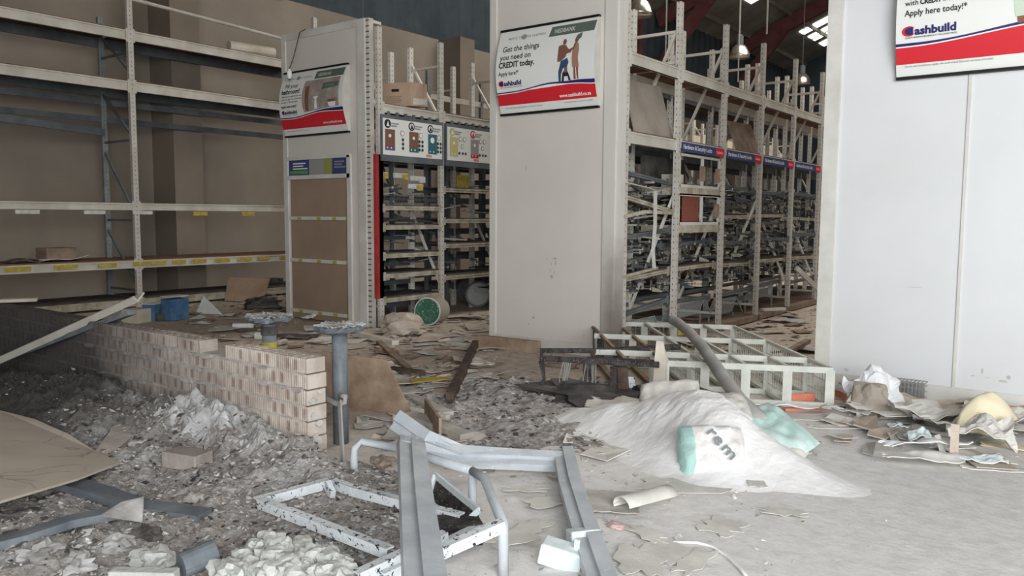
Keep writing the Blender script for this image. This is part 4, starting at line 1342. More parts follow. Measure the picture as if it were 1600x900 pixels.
def brick_mesh(L, holes=False, ribs=14):
    """ribbed on both long faces; optional core holes through the top"""
    prof = []
    g = 0.0045
    for side in (-1, 1):
        xs = []
        for k in range(ribs):
            a = -L / 2 + L * (k + 0.12) / ribs; b = -L / 2 + L * (k + 0.55) / ribs
            a2 = -L / 2 + L * (k + 0.66) / ribs; b2 = -L / 2 + L * (k + 0.98) / ribs
            xs += [(a, BW / 2), (b, BW / 2), (a2, BW / 2 - g), (b2, BW / 2 - g)]
        xs = [(-L / 2, BW / 2)] + xs[:-2] + [(L / 2, BW / 2)]
        if side < 0:
            prof += [(x, -y) for x, y in xs]
        else:
            prof += [(x, y) for x, y in reversed(xs)]
    k = len(prof)
    vs = [(x, y, 0) for x, y in prof] + [(x, y, BH) for x, y in prof]
    fs = [(j, (j + 1) % k, k + (j + 1) % k, k + j) for j in range(k)]
    fs.append(tuple(range(k - 1, -1, -1)))
    me = bpy.data.meshes.new('brick')
    if not holes:
        fs.append(tuple(range(k, 2 * k)))
        me.from_pydata(vs, [], fs)
    else:
        bm = bmesh.new()
        bv = [bm.verts.new(v) for v in vs]
        for f in fs:
            bm.faces.new([bv[i] for i in f])
        top_edges = []
        loop = bv[k:]
        es = []
        for j in range(k):
            e = bm.edges.get((loop[j], loop[(j + 1) % k]))
            es.append(e)
        for c in (-0.09, 0.0, 0.09):
            for s in (-0.03, 0.03):
                q = [bm.verts.new((c + a, s + b, BH)) for a, b in ((-.028, -.017), (.028, -.017), (.028, .017), (-.028, .017))]
                q2 = [bm.verts.new((v.co.x, v.co.y, BH - 0.07)) for v in q]
                for j in range(4):
                    es.append(bm.edges.new((q[j], q[(j + 1) % 4])))
                    bm.faces.new((q[j], q[(j + 1) % 4], q2[(j + 1) % 4], q2[j]))
                bm.faces.new(q2)
        bmesh.ops.triangle_fill(bm, use_beauty=True, use_dissolve=False, edges=es)
        # fill may close the holes: drop top faces whose centre lies in a hole
        kill = []
        for f in bm.faces:
            cc = f.calc_center_median()
            if abs(cc.z - BH) < 1e-5:
                for c in (-0.09, 0.0, 0.09):
                    for s in (-0.03, 0.03):
                        if abs(cc.x - c) < 0.027 and abs(cc.y - s) < 0.016:
                            kill.append(f)
        bmesh.ops.delete(bm, geom=list(set(kill)), context='FACES')
        bm.to_mesh(me); bm.free()
    me.materials.append(M['brick'])
    return me


bm_full, bm_half, bm_hole = brick_mesh(0.288), brick_mesh(0.14, ribs=7), brick_mesh(0.288, holes=True)
wall = thing('brick_wall', (-6.5, (WYF + WYB) / 2, 0), 'low unfinished wall of pale ribbed bricks, sooty towards one end', 'wall')
wall['kind'] = 'thing'
yc = (WYF + WYB) / 2
for c in range(7):
    x = XE
    z = c * CH
    first_half = (c % 2 == 1)
    k = 0
    while x > -9.9:
        L = 0.145 if (first_half and k == 0) else BL
        xc = x - L / 2
        me = bm_half if L < 0.2 else bm_full
        if c == 6:
            me = bm_hole if L > 0.2 else bm_half
            if -5.32 < xc < -4.93 and L > 0.2 and not wall.get('gap'):
                wall['gap'] = 1
                x -= L; k += 1
                continue
        if c == 5 and L > 0.2 and -5.7 < xc < -4.7:
            me = bm_hole
        o = bpy.data.objects.new('brick', me)
        COL.objects.link(o)
        o.parent = wall
        o.location = Vector((xc, yc + rnd.uniform(-.004, .004), z + 0.002)) - Vector(wall['_w'])
        o.rotation_euler = (0, rnd.uniform(-.006, .006), rnd.uniform(-.012, .012))
        x -= L
        k += 1
del wall['gap']
# mortar beds with squeezed-out smears
m = MB()
for c in range(1, 7):
    z = c * CH
    xs = np.arange(-9.9, XE - 0.02, 0.035)
    n = len(xs)
    vs = []
    for side, yy in ((-1, WYF), (1, WYB)):
        for x in xs:
            o_ = 0.003 + 0.009 * max(0, noise.noise(Vector((x * 9, c * 3.3, side))) + 0.1)
            hgt = 0.008 + 0.020 * max(0, noise.noise(Vector((x * 7, c * 5.3, 4 + side))))
            vs += [(x, yy + side * (-0.006 + o_), z - 0.004 + (-hgt)), (x, yy + side * (-0.006 + o_), z + 0.003 + hgt * 0.5)]
    b = len(m.v)
    m.v += vs
    for i in range(n - 1):
        a = b + 2 * i
        m.f.append((a, a + 2, a + 3, a + 1))
        a2 = a + 2 * n
        m.f.append((a2, a2 + 1, a2 + 3, a2 + 2))
        m.f.append((a, a2, a2 + 2, a + 2)); m.f.append((a + 1, a + 3, a2 + 3, a2 + 1))
o = m.build('mortar_joints', 'mortar', wall)
o['kind'] = 'stuff'
m = MB()
for k in range(48):
    x = rnd.uniform(-7.0, XE - 0.02); c = rnd.randint(1, 6); s = rnd.uniform(0.015, 0.05)
    n = 9
    poly = [(x + s * 2.0 * math.cos(2 * PI * j / n) * rnd.uniform(.6, 1), WYF - 0.010 - 0.0005 * (k % 13), c * CH - 0.01 + s * 0.55 * math.sin(2 * PI * j / n) * rnd.uniform(.5, 1)) for j in range(n)]
    m.prism(poly, (0, -1, 0), 0.014)
for k in range(8):
    z = rnd.uniform(0.1, 0.6); s = rnd.uniform(0.03, 0.06); y = rnd.uniform(WYF + .03, WYB - .03); n = 8
    m.prism([(XE + 0.006 + 0.001 * k, y + s * .8 * math.cos(2 * PI * j / n) * rnd.uniform(.6, 1), z + s * .5 * math.sin(2 * PI * j / n)) for j in range(n)], (1, 0, 0), 0.012)
o = m.build('mortar_smears', 'mortar', wall)
o['kind'] = 'stuff'

# loose bricks
def loose_brick(name, loc, R, lab, size=(0.28, 0.14, 0.09), mat='ash_block'):
    m = MB().box((0, 0, 0), size, R)
    m.v = [tuple(Vector(v) + Vector(loc)) for v in m.v]
    return tag(m.build(name, mat, bevel=0.008), lab, 'brick')


# ================================================================== BOLLARDS
def bollard(x, y, lab, tape):
    t = thing('bollard', (x, y, 0), lab, 'bollard', 'pipe bollards with charred discs')
    m = MB(); m.smooth = True
    m.lathe((x, y, 0), [(0.054, 0), (0.054, 0.79)], 20)
    m.build('pipe', 'pipe_steel', t)
    m = MB()
    m.lathe((x, y, 0.785), [(0.05, 0.0), (0.13, 0.004), (0.165, 0.018), (0.175, 0.035), (0.16, 0.05), (0.11, 0.052), (0.03, 0.048)], 40, jag=0.09)
    m.build('charred_disc', 'pipe_steel', t)
    m = MB()
    for k in range(150):
        a = rnd.uniform(0, 2 * PI); r = 0.165 * math.sqrt(rnd.random()); s = rnd.uniform(0.006, 0.02)
        m.box((x + r * math.cos(a), y + r * math.sin(a), 0.838 + rnd.uniform(0, 0.008)), (s * 2, s, s * .6), Matrix.Rotation(a, 3, 'Z') @ Matrix.Rotation(rnd.uniform(-.5, .5), 3, 'X'))
    o = m.build('crust', 'ash_chip', t); o['kind'] = 'stuff'
    if tape:
        m = MB(); m.smooth = True
        m.lathe((x, y, 0.55), [(0.058, 0), (0.058, 0.09)], 20)
        m.build('yellow_tape', 'label_yellow', t)
        m = MB(); m.lathe((x, y, 0.42), [(0.060, 0), (0.061, 0.13), (0.055, 0.14)], 20, jag=0.05)
        m.build('torn_wrap', 'char_chip', t)
        MB().bar((x + 0.03, y - 0.055, 0.40), (x + 0.032, y - 0.058, 0.6), 0.03, 0.004, (0, 1, 0)).build('tape_tail', 'label_yellow', t)
        MB().lathe((x, y, 0.69), [(0.06, 0), (0.063, 0.05), (0.056, 0.07)], 20, jag=0.04).build('torn_wrap', 'char_chip', t)
    return t


bollard(-4.29, 3.66, 'blue grey pipe bollard with a charred disc beside the brick wall end', False)
p = at(420, 497, 0.82)
bollard(p.x, p.y, 'pipe bollard with torn yellow tape behind the brick wall', True)
# looped pipe tied to the first bollard
t = thing('bent_tube', (-4.1, 3.55, 0), 'thin grey bent tube hooked around the nearer bollard', 'tube')
m = MB(); m.smooth = True
a = at(532, 728, 0)
m.tube([(-4.42, 3.62, .33), (-4.33, 3.58, 0.32), (-4.2, 3.56, 0.31), (-4.14, 3.57, 0.335), (-4.15, 3.59, 0.36), (-4.2, 3.585, 0.365)], 0.02, 10)
m.build('hook', 'tube', t)
MB().bar((-4.17, 3.55, 0.34), (a.x, a.y + 0.02, 0.0), 0.035, 0.012, (1, -1, 0)).build('flat_leg', 'tube', t)

# standing brown board behind the bollard
pa, pb = at(500, 634, 0), at(650, 650, 0)
n_ = (pb - pa).normalized()
perp = Vector((-n_.y, n_.x, 0))
nn = perp + Vector((0, 0, 0.12))


def on_plane(px, py):
    d = _r * ((px - 800) / F_PX) - _u * ((py - 450) / F_PX) + _w
    e = Vector((0, 0, EYE))
    return e + d * ((pa - e).dot(nn) / d.dot(nn))


m = MB().prism([on_plane(505, 628), on_plane(545, 636), on_plane(647, 651), on_plane(604, 561), on_plane(541, 553), on_plane(505, 548)], nn, 0.018)
tag(m.build('hardboard_sheet', 'wood'), 'brown board sheet standing on edge behind the nearer bollard', 'board')
m = MB().bar(at(548, 622, 0.02), at(700, 652, 0.02), 0.05, 0.04)
tag(m.build('timber_batten', 'wood_pale'), 'pale batten lying along the foot of the standing brown board', 'batten')

# ================================================================== BENT STEEL FRAME (nearest)
t = thing('bent_door_frame', (-2.6, 3.0, 0), 'large buckled blue grey steel door frame lying on the dusty floor', 'door frame')


def channel(w, d, th=0.012):
    """hat section with a rebate, as pressed steel door frames have"""
    return [(-w / 2, -d / 2), (-w / 2 + th, -d / 2), (-w / 2 + th, d / 2 - th), (-0.01, d / 2 - th), (-0.01, d / 2 - 0.035), (w / 2 - th, d / 2 - 0.035),
            (w / 2 - th, -d / 2), (w / 2, -d / 2), (w / 2, d / 2 - 0.022), (0.008, d / 2 - 0.022), (0.008, d / 2), (-w / 2, d / 2)]


A0, A1, A2, A3 = at(620, 657, 0.30), at(665, 690, 0.22), at(720, 713, 0.13), at(888, 722, 0.07)
m = MB(); m.sweep([A0, A1, A2, (A2 + A3) / 2, A3], channel(0.13, 0.07), ups=[(0.3, -0.8, 0.5), (0.2, -0.75, 0.65), (0.1, -0.5, 0.85), (0, -0.4, 0.9), (0, -0.4, 0.9)])
m.build('head_section', 'blue_steel', t)
B0, B1 = at(872, 706, 0.10), at(948, 930, 0.07)
d_ = (B1 - B0)
m = MB(); m.sweep([B0 + Vector((0.02, 0.03, 0)), B0 + d_ * 0.3 + Vector((0.01, 0, 0.0)), B0 + d_ * 0.7, B1 + d_ * 0.25], channel(0.125, 0.07), ups=[(0, 0, 1)] * 4)
m.build('jamb_section', 'blue_steel', t)
B0, B1 = at(641, 690, 0.33), at(662, 900, 0.42)
d_ = (B1 - B0)
m = MB(); m.sweep([B0, B0 + d_ * 0.12 + Vector((0, 0, .015)), B0 + d_ * 0.5, B1 + d_ * 0.12], channel(0.135, 0.085), ups=[(0.35, 0.25, 1), (0.25, 0.1, 1), (0.2, 0.0, 1), (0.15, 0, 1)])
m.build('jamb_section', 'blue_steel', t)
MB().box(at(640, 692, 0.36), (0.07, 0.10, 0.05), Matrix.Rotation(0.5, 3, 'Z')).build('corner_gusset', 'blue_steel', t)

# low tubular frame
t = thing('tubular_frame', (-2.9, 3.1, 0), 'low blue grey tubular frame with rounded corners lying among the rubble', 'frame')
m = MB(); m.smooth = True
c0 = Vector((-3.66, 3.22, 0)); hC = 0.23
k0 = at(553, 702, hC - 0.03); k1 = at(566, 690, hC); k2 = at(618, 700, hC); k3 = at(738, 736, 0.26); k4 = at(757, 748, 0.26); k5 = at(786, 820, 0.23)
foot0 = Vector((k0.x, k0.y, 0.0))
m.tube([foot0, Vector((k0.x, k0.y, 0.15)), k0, k1, k2, (k2 + k3) / 2, k3], 0.024, 10)
m.build('tube_rail', 'blue_steel', t)
m = MB(); m.smooth = True
m.tube([k3, k4, (k4 + k5) / 2, k5, k5 + Vector((0.01, -0.01, -0.05)), Vector((k5.x + 0.01, k5.y - 0.01, 0.0))], 0.024, 10)
m.build('tube_rail', 'blue_steel', t)
m = MB(); m.smooth = True
m.tube([k3, Vector((k3.x + 0.01, k3.y - 0.01, 0.0))], 0.022, 10)
m.build('tube_leg', 'blue_steel', t)
kk = at(640, 884, 0.13)
MB().bar(k5, kk, 0.05, 0.05).build('flaked_bar', 'scaled_white', t)

# white angle frame
t = thing('angle_iron_frame', (-3.3, 2.8, 0.03), 'blistered white angle iron frame lying flat in the ash', 'frame')
hb = 0.10
C = [at(402, 787, hb), at(604, 866, hb), at(718, 812, hb), at(548, 768, hb), at(516, 756, hb)]


def angle(a, b, mat='scaled_white', h=0.05, w=0.045):
    a, b = Vector(a), Vector(b)
    d = (b - a).normalized(); s = d.cross(Vector((0, 0, 1))).normalized()
    m = MB()
    m.bar(a, b, 0.008, h)
    m.bar(a + s * (-w / 2) + Vector((0, 0, h / 2 - 0.004)), b + s * (-w / 2) + Vector((0, 0, h / 2 - 0.004)), w, 0.008)
    return m.build('angle_bar', mat, t)


angle(C[0], C[1]); angle(C[0], C[4]); angle(C[4] + Vector((0, 0, 0)), C[3]); angle(C[3], C[2])
MB().bar(at(512, 757, 0.11), at(520, 775, 0.07), 0.03, 0.06).build('corner_plate', 'scaled_white', t)
t = thing('angle_iron_frame', (-2.9, 2.2, 0.03), 'flaking white angle irons at the bottom edge beside the buckled door frame', 'frame')
angle(at(560, 905, 0.08), at(700, 840, 0.12)); angle(at(600, 905, 0.06), at(760, 825, 0.08))
# burnt small cabinet
t = thing('burnt_drawer_unit', (-2.75, 3.0, 0.0), 'small burnt metal drawer unit with a bent white rim inside the tubular frame', 'cabinet')
p0, p1, p2, p3 = at(680, 742, 0.17), at(748, 797, 0.14), at(722, 822, 0.05), at(672, 778, 0.06)
for a, b in ((p0, p1), (p1, p2), (p0, p3)):
    MB().bar(a, b, 0.015, 0.03).build('rim', 'metal_bright', t)
MB().prism([p3, p2, p1 - Vector((0, 0, .03)), p0 - Vector((0, 0, .03))], (0.3, -1, 0.5), 0.01).build('burnt_side', 'burnt', t)
MB().box(at(715, 830, 0.05), (0.22, 0.16, 0.12), Matrix.Rotation(0.9, 3, 'Z')).build('burnt_box', 'burnt', t)
MB().box(at(700, 815, 0.05), (0.02, 0.12, 0.1), Matrix.Rotation(0.5, 3, 'Z')).build('side_plate', 'scaled_white', t)


# ================================================================== SHEETS, BOARDS, LUMPS
def crumple(name, mat, c, w, l, rot, amp, lab, cat, z=0.02, th=0.006, n=12, seed=0, curl=0.0, group=None, tiltx=0.0, tilty=0.0, freq=3.0, jag=0.12):
    c = Vector(c)
    cs, sn = math.cos(rot), math.sin(rot)

    def fn(u, v):
        a = (u - 0.5) * w; b = (v - 0.5) * l
        e = noise.noise(Vector((u * 5 + seed, 3.1, seed)))
        e2 = noise.noise(Vector((v * 5 + seed, 7.1, seed)))
        if v in (0, 1): b *= 1 + jag * e * 1.5
        if u in (0, 1): a *= 1 + jag * e2 * 1.5
        h = amp * (0.6 + noise.fractal(Vector((a * freq + seed, b * freq, seed * 1.7)), 0.9, 2, 3)) + curl * ((u - 0.5) * 2) ** 2 + tiltx * a + tilty * b
        return (c.x + a * cs - b * sn, c.y + a * sn + b * cs, max(0.004 + th, c.z + z + h))
    m = MB()
    m.sheet(fn, n, n, th)
    o = m.build(name, mat)
    return tag(o, lab, cat, group)


def lump(name, mat, c, s, lab, cat, seed=0, group=None, rot=0.0, rough=0.25, sub=3, sq=0.0):
    bm = bmesh.new()
    bmesh.ops.create_icosphere(bm, subdivisions=sub, radius=1.0)
    m = MB()
    cs, sn = math.cos(rot), math.sin(rot)
    for v in bm.verts:
        p = v.co.copy()
        if sq:
            k = max(abs(p.x), abs(p.y), abs(p.z))
            p = p * (1 - sq) + (p / k) * sq
        d = 1 + rough * noise.fractal(v.co * 1.6 + Vector((seed, 0, 0)), 0.8, 2, 4)
        x, y, z = p.x * s[0] * d, p.y * s[1] * d, p.z * s[2] * d
        m.v.append((c[0] + x * cs - y * sn, c[1] + x * sn + y * cs, max(0.003, c[2] + z)))
    bm.verts.index_update()
    m.f = [tuple(v.index for v in f.verts) for f in bm.faces]
    bm.free()
    o = m.build(name, mat)
    return tag(o, lab, cat, group)


# large cracked board at the left edge
q = [at(-140, 640, 0.12), at(0, 641, 0.14), at(55, 655, 0.15), at(105, 677, 0.15), at(150, 705, 0.13), at(188, 722, 0.11), at(120, 748, 0.17), at(0, 783, 0.25), at(-150, 815, 0.28)]
_t = NT('cracked_beige_vinyl')
_v = _t.coord()
_vo = _t.n('ShaderNodeTexVoronoi', feature='DISTANCE_TO_EDGE'); _vo.inputs['Scale'].default_value = 3.2
_nv = _t.n('ShaderNodeTexNoise'); _nv.inputs['Scale'].default_value = 3.0; _nv.inputs['Detail'].default_value = 4
_t.l(_v, _nv.inputs['Vector'])
_mx = _t.n('ShaderNodeMix', data_type='RGBA'); _mx.inputs[0].default_value = 0.25
_t.l(_v, _mx.inputs[6]); _t.l(_nv.outputs['Color'], _mx.inputs[7]); _t.l(_mx.outputs[2], _vo.inputs['Vector'])
_e = _t.maprange(_vo.outputs['Distance'], 0.0, 0.025, 0.6, 0.0)
_e = _t.math('MULTIPLY', _e, _t.maprange(_t.noise(_v, 1.6, 2), 0.45, 0.6))
_c = _t.ramp(_t.noise(_v, 2, 5), [(0.35, lin((184, 172, 158))), (0.65, lin((198, 187, 174)))])
_c = _t.mix(_e, _c, lin((110, 98, 84)))
_t.bump(_t.noise(_v, 6, 4), 0.2, 0.02)
M['vinyl'] = _t.fin(_c, 0.7)
m = MB().prism(q, (0, 0, 1), 0.012)
tag(m.build('vinyl_sheet', 'vinyl'), 'large cracked beige sheet lying over the ash at the picture edge', 'board')

# slab chunk, brick, plaster lumps
_p = at(186, 690, 0.13)
m = MB()
m.prism([at(146, 708, .10), at(163, 718, .08), at(215, 683, .10), at(228, 664, .16), at(215, 658, .17), at(176, 668, .17)], (0, 0, 1), 0.05)
tag(m.build('concrete_slab', 'ash_block'), 'tilted broken concrete slab before the brick wall', 'slab')
lump('plaster_lump', 'chalk', at(222, 702, 0.06), (0.12, 0.08, 0.06), 'rounded pale plaster lump beside the tilted concrete slab', 'lump', 3)
p = at(293, 722, 0.09)
_b = MB().box((0, 0, 0), (0.27, 0.15, 0.1), Matrix.Rotation(0.25, 3, 'Z'))
_b.v = [tuple(Vector(v) + Vector((p.x, p.y, 0.11))) for v in _b.v]
tag(_b.build('loose_brick', 'ash_block', bevel=0.008), 'single brick lying flat on the ash before the brick wall', 'brick')
lump('plaster_block', 'chalk', at(250, 886, 0.03), (0.0, 0.0, 0.0), 'x', 'x') if False else None
m = MB(); m.box((0, 0, 0), (0.28, 0.06, 0.05), Matrix.Rotation(0.62, 3, 'Z'))
p = at(225, 899, 0.10); m.v = [tuple(Vector(v) + p) for v in m.v]
tag(m.build('white_block', 'chalk', bevel=0.006), 'flat white block at the bottom edge of the ash', 'block')
# white crumbling plaster heap
ks = [(352, 888), (378, 872), (402, 862), (425, 850), (452, 862), (470, 852), (488, 872), (505, 868), (520, 880), (398, 888), (420, 880), (440, 890), (462, 884), (480, 895), (502, 896), (525, 900), (370, 898), (435, 866), (535, 888), (410, 905), (455, 905)]
for i, (px, py) in enumerate(ks):
    s = rnd.uniform(0.05, 0.085)
    lump('plaster_lump', 'chalk', at(px, py, 0.08) + Vector((0, 0, rnd.uniform(-0.02, 0.02))), (s, s * .8, s * .7), 'white plaster lump in the crumbled heap at the bottom edge', 'lump', i * 3.3, 'white plaster lumps of the heap', rough=0.5, sub=3, sq=0.35)
for i, (px, py, s, mt, lab) in enumerate(((240, 875, .09, 'chalk', 'rounded pale lump above the flat white block'), (120, 880, .08, 'ash_chip', 'large grey clinker lump at the bottom edge of the ash'),
                                           (185, 850, .09, 'ash_chip', 'brown clinker lump in the ash, left of the dark pipe end'.replace('left of', 'beside')), (60, 868, .10, 'ash_chip', 'brown clinker lump near the picture corner'),
                                           (230, 838, .08, 'char_chip', 'black clinker lump beside the brown one'), (20, 850, .1, 'char_chip', 'black clinker lump by the picture corner'),
                                           (318, 705, .06, 'ash_chip', 'grey clinker lump beside the single brick'), (350, 770, .07, 'ash_chip', 'grey clinker lump beside the white angle frame'),
                                           (305, 780, .06, 'pale_chip', 'pale crumb heap above the dark steel channel'), (600, 720, .07, 'tan_chip', 'tan clinker lump under the tubular frame'),
                                           (395, 735, .06, 'char_chip', 'black clinker lump at the back of the white angle frame'))):
    lump('clinker_lump', mt, at(px, py, 0.06), (s, s * .8, s * .5), lab, 'lump', i * 5.1, rough=0.7)

# dark channels and pipe in the ash
m = MB(); m.sweep([at(92, 752, .10), at(150, 768, .09), at(220, 792, .07), at(320, 806, .06)], [(-.06, -.02), (.06, -.02), (.06, .02), (-.06, .02)])
tag(m.build('steel_channel', 'pipe_steel'), 'dark steel channel running under the beige sheet into the ash', 'steel section')
m = MB(); m.sweep([at(-30, 856, .09), at(40, 838, .10), at(110, 815, .11), at(190, 800, .10)], [(-.045, -.02), (.045, -.02), (.045, .02), (-.045, .02)])
tag(m.build('steel_channel', 'pipe_steel'), 'curved dark steel strip at the corner of the ash', 'steel section')
m = MB().prism([at(155, 806, .16), at(222, 816, .08), at(224, 776, .16), at(190, 784, .17)], (0.3, -1, 1), 0.006)
tag(m.build('torn_mesh_plate', 'ash_chip'), 'torn speckled plate standing up from the ash beside the dark channel', 'plate')
m = MB(); m.smooth = False
m.tube([at(283, 884, .10), at(335, 862, .12)], 0.055, 16)
tag(m.build('pipe_stub', 'pipe_steel'), 'short thick dark pipe stub beside the white plaster heap', 'pipe')
m = MB().sweep([at(118, 660, .12), at(160, 640, .14), at(200, 622, .10)], [(-.02, -.01), (.02, -.01), (.02, .01), (-.02, .01)])
tag(m.build('charred_strip', 'scrap_brown'), 'thin charred strip lying in the dark ash before the sooty wall end', 'strip')
tag(MB().prism([at(0, 602, .06), at(14, 600, .06), at(10, 606, .05), at(0, 608, .05)], (0, 0, 1), .01).build('pale_scrap', 'scrap_pale'), 'small pale scrap in the dark ash at the picture edge', 'scrap')

# beams leaning over the wall
E0 = at_y(-60, 586, 2.72); E1 = at_y(217, 461, 3.32)
t = thing('angle_beam', E0, 'long pale angle iron slanting up over the sooty end of the brick wall', 'beam')
m = MB(); m.sweep([E0, E1], [(-.06, -.03), (.06, -.03), (.06, .03), (.045, .03), (.045, -.015), (-.06, -.015)], ups=[(0, -0.6, 0.8)] * 2)
m.build('beam_web', 'beam', t)
E0 = at_y(20, 558, 2.95); E1 = at_y(206, 488, 3.26)
m = MB(); m.sweep([E0, E1], [(-.04, -.02), (.04, -.02), (.04, .02), (-.04, .02)])
tag(m.build('angle_beam', 'pipe_steel'), 'dark steel bar under the long pale angle iron on the wall', 'beam')
m = MB().bar(at(0, 470, 0.73), at(58, 468, 0.73), 0.12, 0.03)
tag(m.build('timber_plank', 'scrap_tan'), 'short tan plank on top of the sooty wall end', 'plank')

# ================================================================== OVERTURNED SHELF FRAME
t = thing('overturned_shelf_frame', (-2.6, 7.4, 0), 'pale green grey metal shelf frame lying on its back before the panels', 'shelf frame')
O_ = Vector((-1.86, 6.86, 0))
dx = Vector((-0.905, -0.425, 0)); dy = (Vector((-3.5, 8.86, 0)) - O_).normalized()
LEN = (Vector((-3.5, 8.86, 0)) - O_).length
Hh = 0.33


def fp(i, s, z): return O_ + dx * (0.34 * i) + dy * s + Vector((0, 0, z))


rows = (0.0, 0.46, 1.5, LEN)
for ri, s in enumerate(rows):
    n = (6, 5.6, 5.2, 5)[ri]
    mt = 'gondola'
    MB().bar(fp(-0.06, s, Hh), fp(4.0, s, Hh), 0.03, 0.05).build('cross_rail', mt, t)
    MB().bar(fp(4.0, s, Hh), fp(n, s, Hh), 0.03, 0.05).build('cross_rail', 'burnt' if ri in (0, 3) else mt, t, )['label'] = 'soot blackened rail'
    if ri < 3:
        MB().bar(fp(-0.06, s, 0.03), fp(4.2, s, 0.03), 0.03, 0.045).build('cross_rail', mt, t)
    for i in range(int(n) + 1):
        if ri == 0 and i == 5:
            continue
        MB().bar(fp(i, s + 0.0, 0.0), fp(i, s, Hh), 0.022, 0.075, dx).build('shelf_post', mt if i < 5 else 'burnt', t)
for i in range(6):
    MB().bar(fp(i, 0, Hh + 0.01), fp(i, LEN, Hh + 0.01), 0.03, 0.03).build('long_rail', 'gondola' if i < 4 else 'wood', t)
    MB().bar(fp(i, 0, 0.03), fp(i, LEN, 0.03), 0.05, 0.03).build('long_rail', 'gondola' if i < 4 else 'wood', t)
    if i < 4:
        m = MB()
        for s in np.arange(0.04, 1.5, 0.055):
            m.bar(fp(i, s, 0.04), fp(i, s, Hh), 0.006, 0.006)
        for z in (0.11, 0.22):
            m.bar(fp(i, 0, z), fp(i, 1.5, z), 0.006, 0.006)
        m.build('wire_side', 'gondola', t)
m = MB()
for s in np.arange(1.5, LEN, 0.06):
    m.bar(fp(0, s, 0.04), fp(0, s, Hh), 0.005, 0.005)
for k in np.arange(0.1, 5, 0.16):
    m.bar(fp(k, LEN, 0.04), fp(k, LEN, Hh), 0.005, 0.005)
    m.bar(fp(k, 1.5, 0.06), fp(k, 1.5, 0.26), 0.005, 0.005)
m.build('wire_side', 'wire', t)
MB().add([tuple(fp(2.1, LEN + 0.02, 0.20)), tuple(fp(1.6, LEN + 0.02, 0.22)), tuple(fp(1.6, LEN + 0.02, 0.30)), tuple(fp(2.1, LEN + 0.02, 0.28))], [(0, 1, 2, 3)]).build('yellow_sticker', 'label_yellow', t)
# scorched back board at its far corner
pa, pb = at(920, 545, 0), at(952, 552, 0)
tag(MB().prism([fp(5.0, LEN, 0.02), fp(5.0, LEN - 0.55, 0.02), fp(5.0, LEN - 0.55, Hh - 0.03), fp(5.0, LEN, Hh - 0.01)], dx, 0.01).build('scorched_board', 'wood_dark'),
    'scorched board inside the far corner of the overturned shelf frame', 'board')

# burnt wire rack left of it
t = thing('burnt_wire_rack', at(930, 600, 0), 'collapsed black burnt wire rack beside the overturned shelf frame', 'rack')
a0, a1 = at(846, 560, .33), at(1030, 570, .33)
b0, b1 = at(846, 548, .34), at(1025, 548, .34)
MB().bar(a0, a1, 0.03, 0.05).build('top_rail', 'burnt', t)
MB().bar(b0, b1, 0.03, 0.045).build('top_rail', 'burnt', t)
MB().bar(b0, a0, 0.03, 0.05).build('top_rail', 'burnt', t)
MB().bar((b0 + b1) * .5, b1 + Vector((.1, .3, .01)), 0.05, 0.05).build('top_rail', 'burnt', t)
MB().bar(at(852, 612, 0), at(1040, 628, 0), 0.03, 0.04).build('bottom_rail', 'burnt', t)
MB().sweep([a0 - Vector((0, 0, .02)), a0 + Vector((0.03, 0, -0.18)), Vector((a0.x + .05, a0.y - 0.1, 0.0))], [(-.012, -.03), (.012, -.03), (.012, .03), (-.012, .03)]).build('bent_post', 'burnt', t)
MB().bar(at(972, 565, .32), Vector((*at(976, 628, 0)[:2], 0)), 0.02, 0.09, (1, 0.3, 0)).build('bent_post', 'wood_dark', t)
MB().bar(Vector((*at(986, 624, 0)[:2], 0)), Vector((*at(986, 624, 0)[:2], .2)), 0.015, 0.07, (1, 0.3, 0)).build('bent_post', 'scaled_white', t)
MB().bar(Vector((*at(958, 628, 0)[:2], 0)), Vector((*at(958, 628, 0)[:2], .31)), 0.015, 0.06, (1, 0.3, 0)).build('bent_post', 'burnt', t)
for (px, n) in ((880, 5), (916, 6)):
    m = MB()
    for k in range(n):
        x = px + k * 3
        a = at(x, 566, .31); b = at(x - 3 + rnd.uniform(-4, 4), 566, .31)
        m.tube([a, Vector((b.x, b.y, 0.16)), Vector((b.x + rnd.uniform(-.03, .03), b.y, 0.03))], 0.006, 5)
    m.build('hanging_wires', 'wire', t)
lump('char_heap', 'char_chip', at(905, 618, 0.03), (0.5, 0.25, 0.09), 'black char heap under the burnt wire rack', 'char', 7.7, rough=0.9)
lump('char_heap', 'char_chip', at(1020, 622, 0.03), (0.5, 0.22, 0.10), 'black char heap behind the bone coloured plank', 'char', 17.7, rough=0.9)
# bone coloured plank upright
p = at(1029, 628, 0)
m = MB().prism([(p.x - .06, p.y, 0), (p.x + .06, p.y + .02, 0), (p.x + .05, p.y + .02, .33), (p.x + .075, p.y + .02, .36), (p.x + .035, p.y + .02, .46), (p.x + .02, p.y + .02, .53), (p.x - .035, p.y, .53), (p.x - .05, p.y, .34)], (0.3, -1, 0), 0.03)
tag(m.build('timber_plank', 'wood_pale'), 'bone coloured plank standing up at the corner of the shelf frame', 'plank')

# grey tube lying over the shelf frame
T = [at(1050, 500, .44), at(1058, 503, .44), at(1078, 520, .43), at(1100, 545, .41), at(1130, 590, .37), at(1158, 628, .30), at(1185, 652, .24), at(1222, 674, .16)]
m = MB(); m.smooth = True
pts = []
for i in range(len(T) - 1):
    for k in range(4):
        pts.append(T[i].lerp(T[i + 1], k / 4))
m.tube(pts + [T[-1]], 0.052, 14)
tag(m.build('grey_hose', 'tube'), 'thick grey bent tube lying across the overturned shelf frame', 'tube')
m = MB(); m.smooth = True

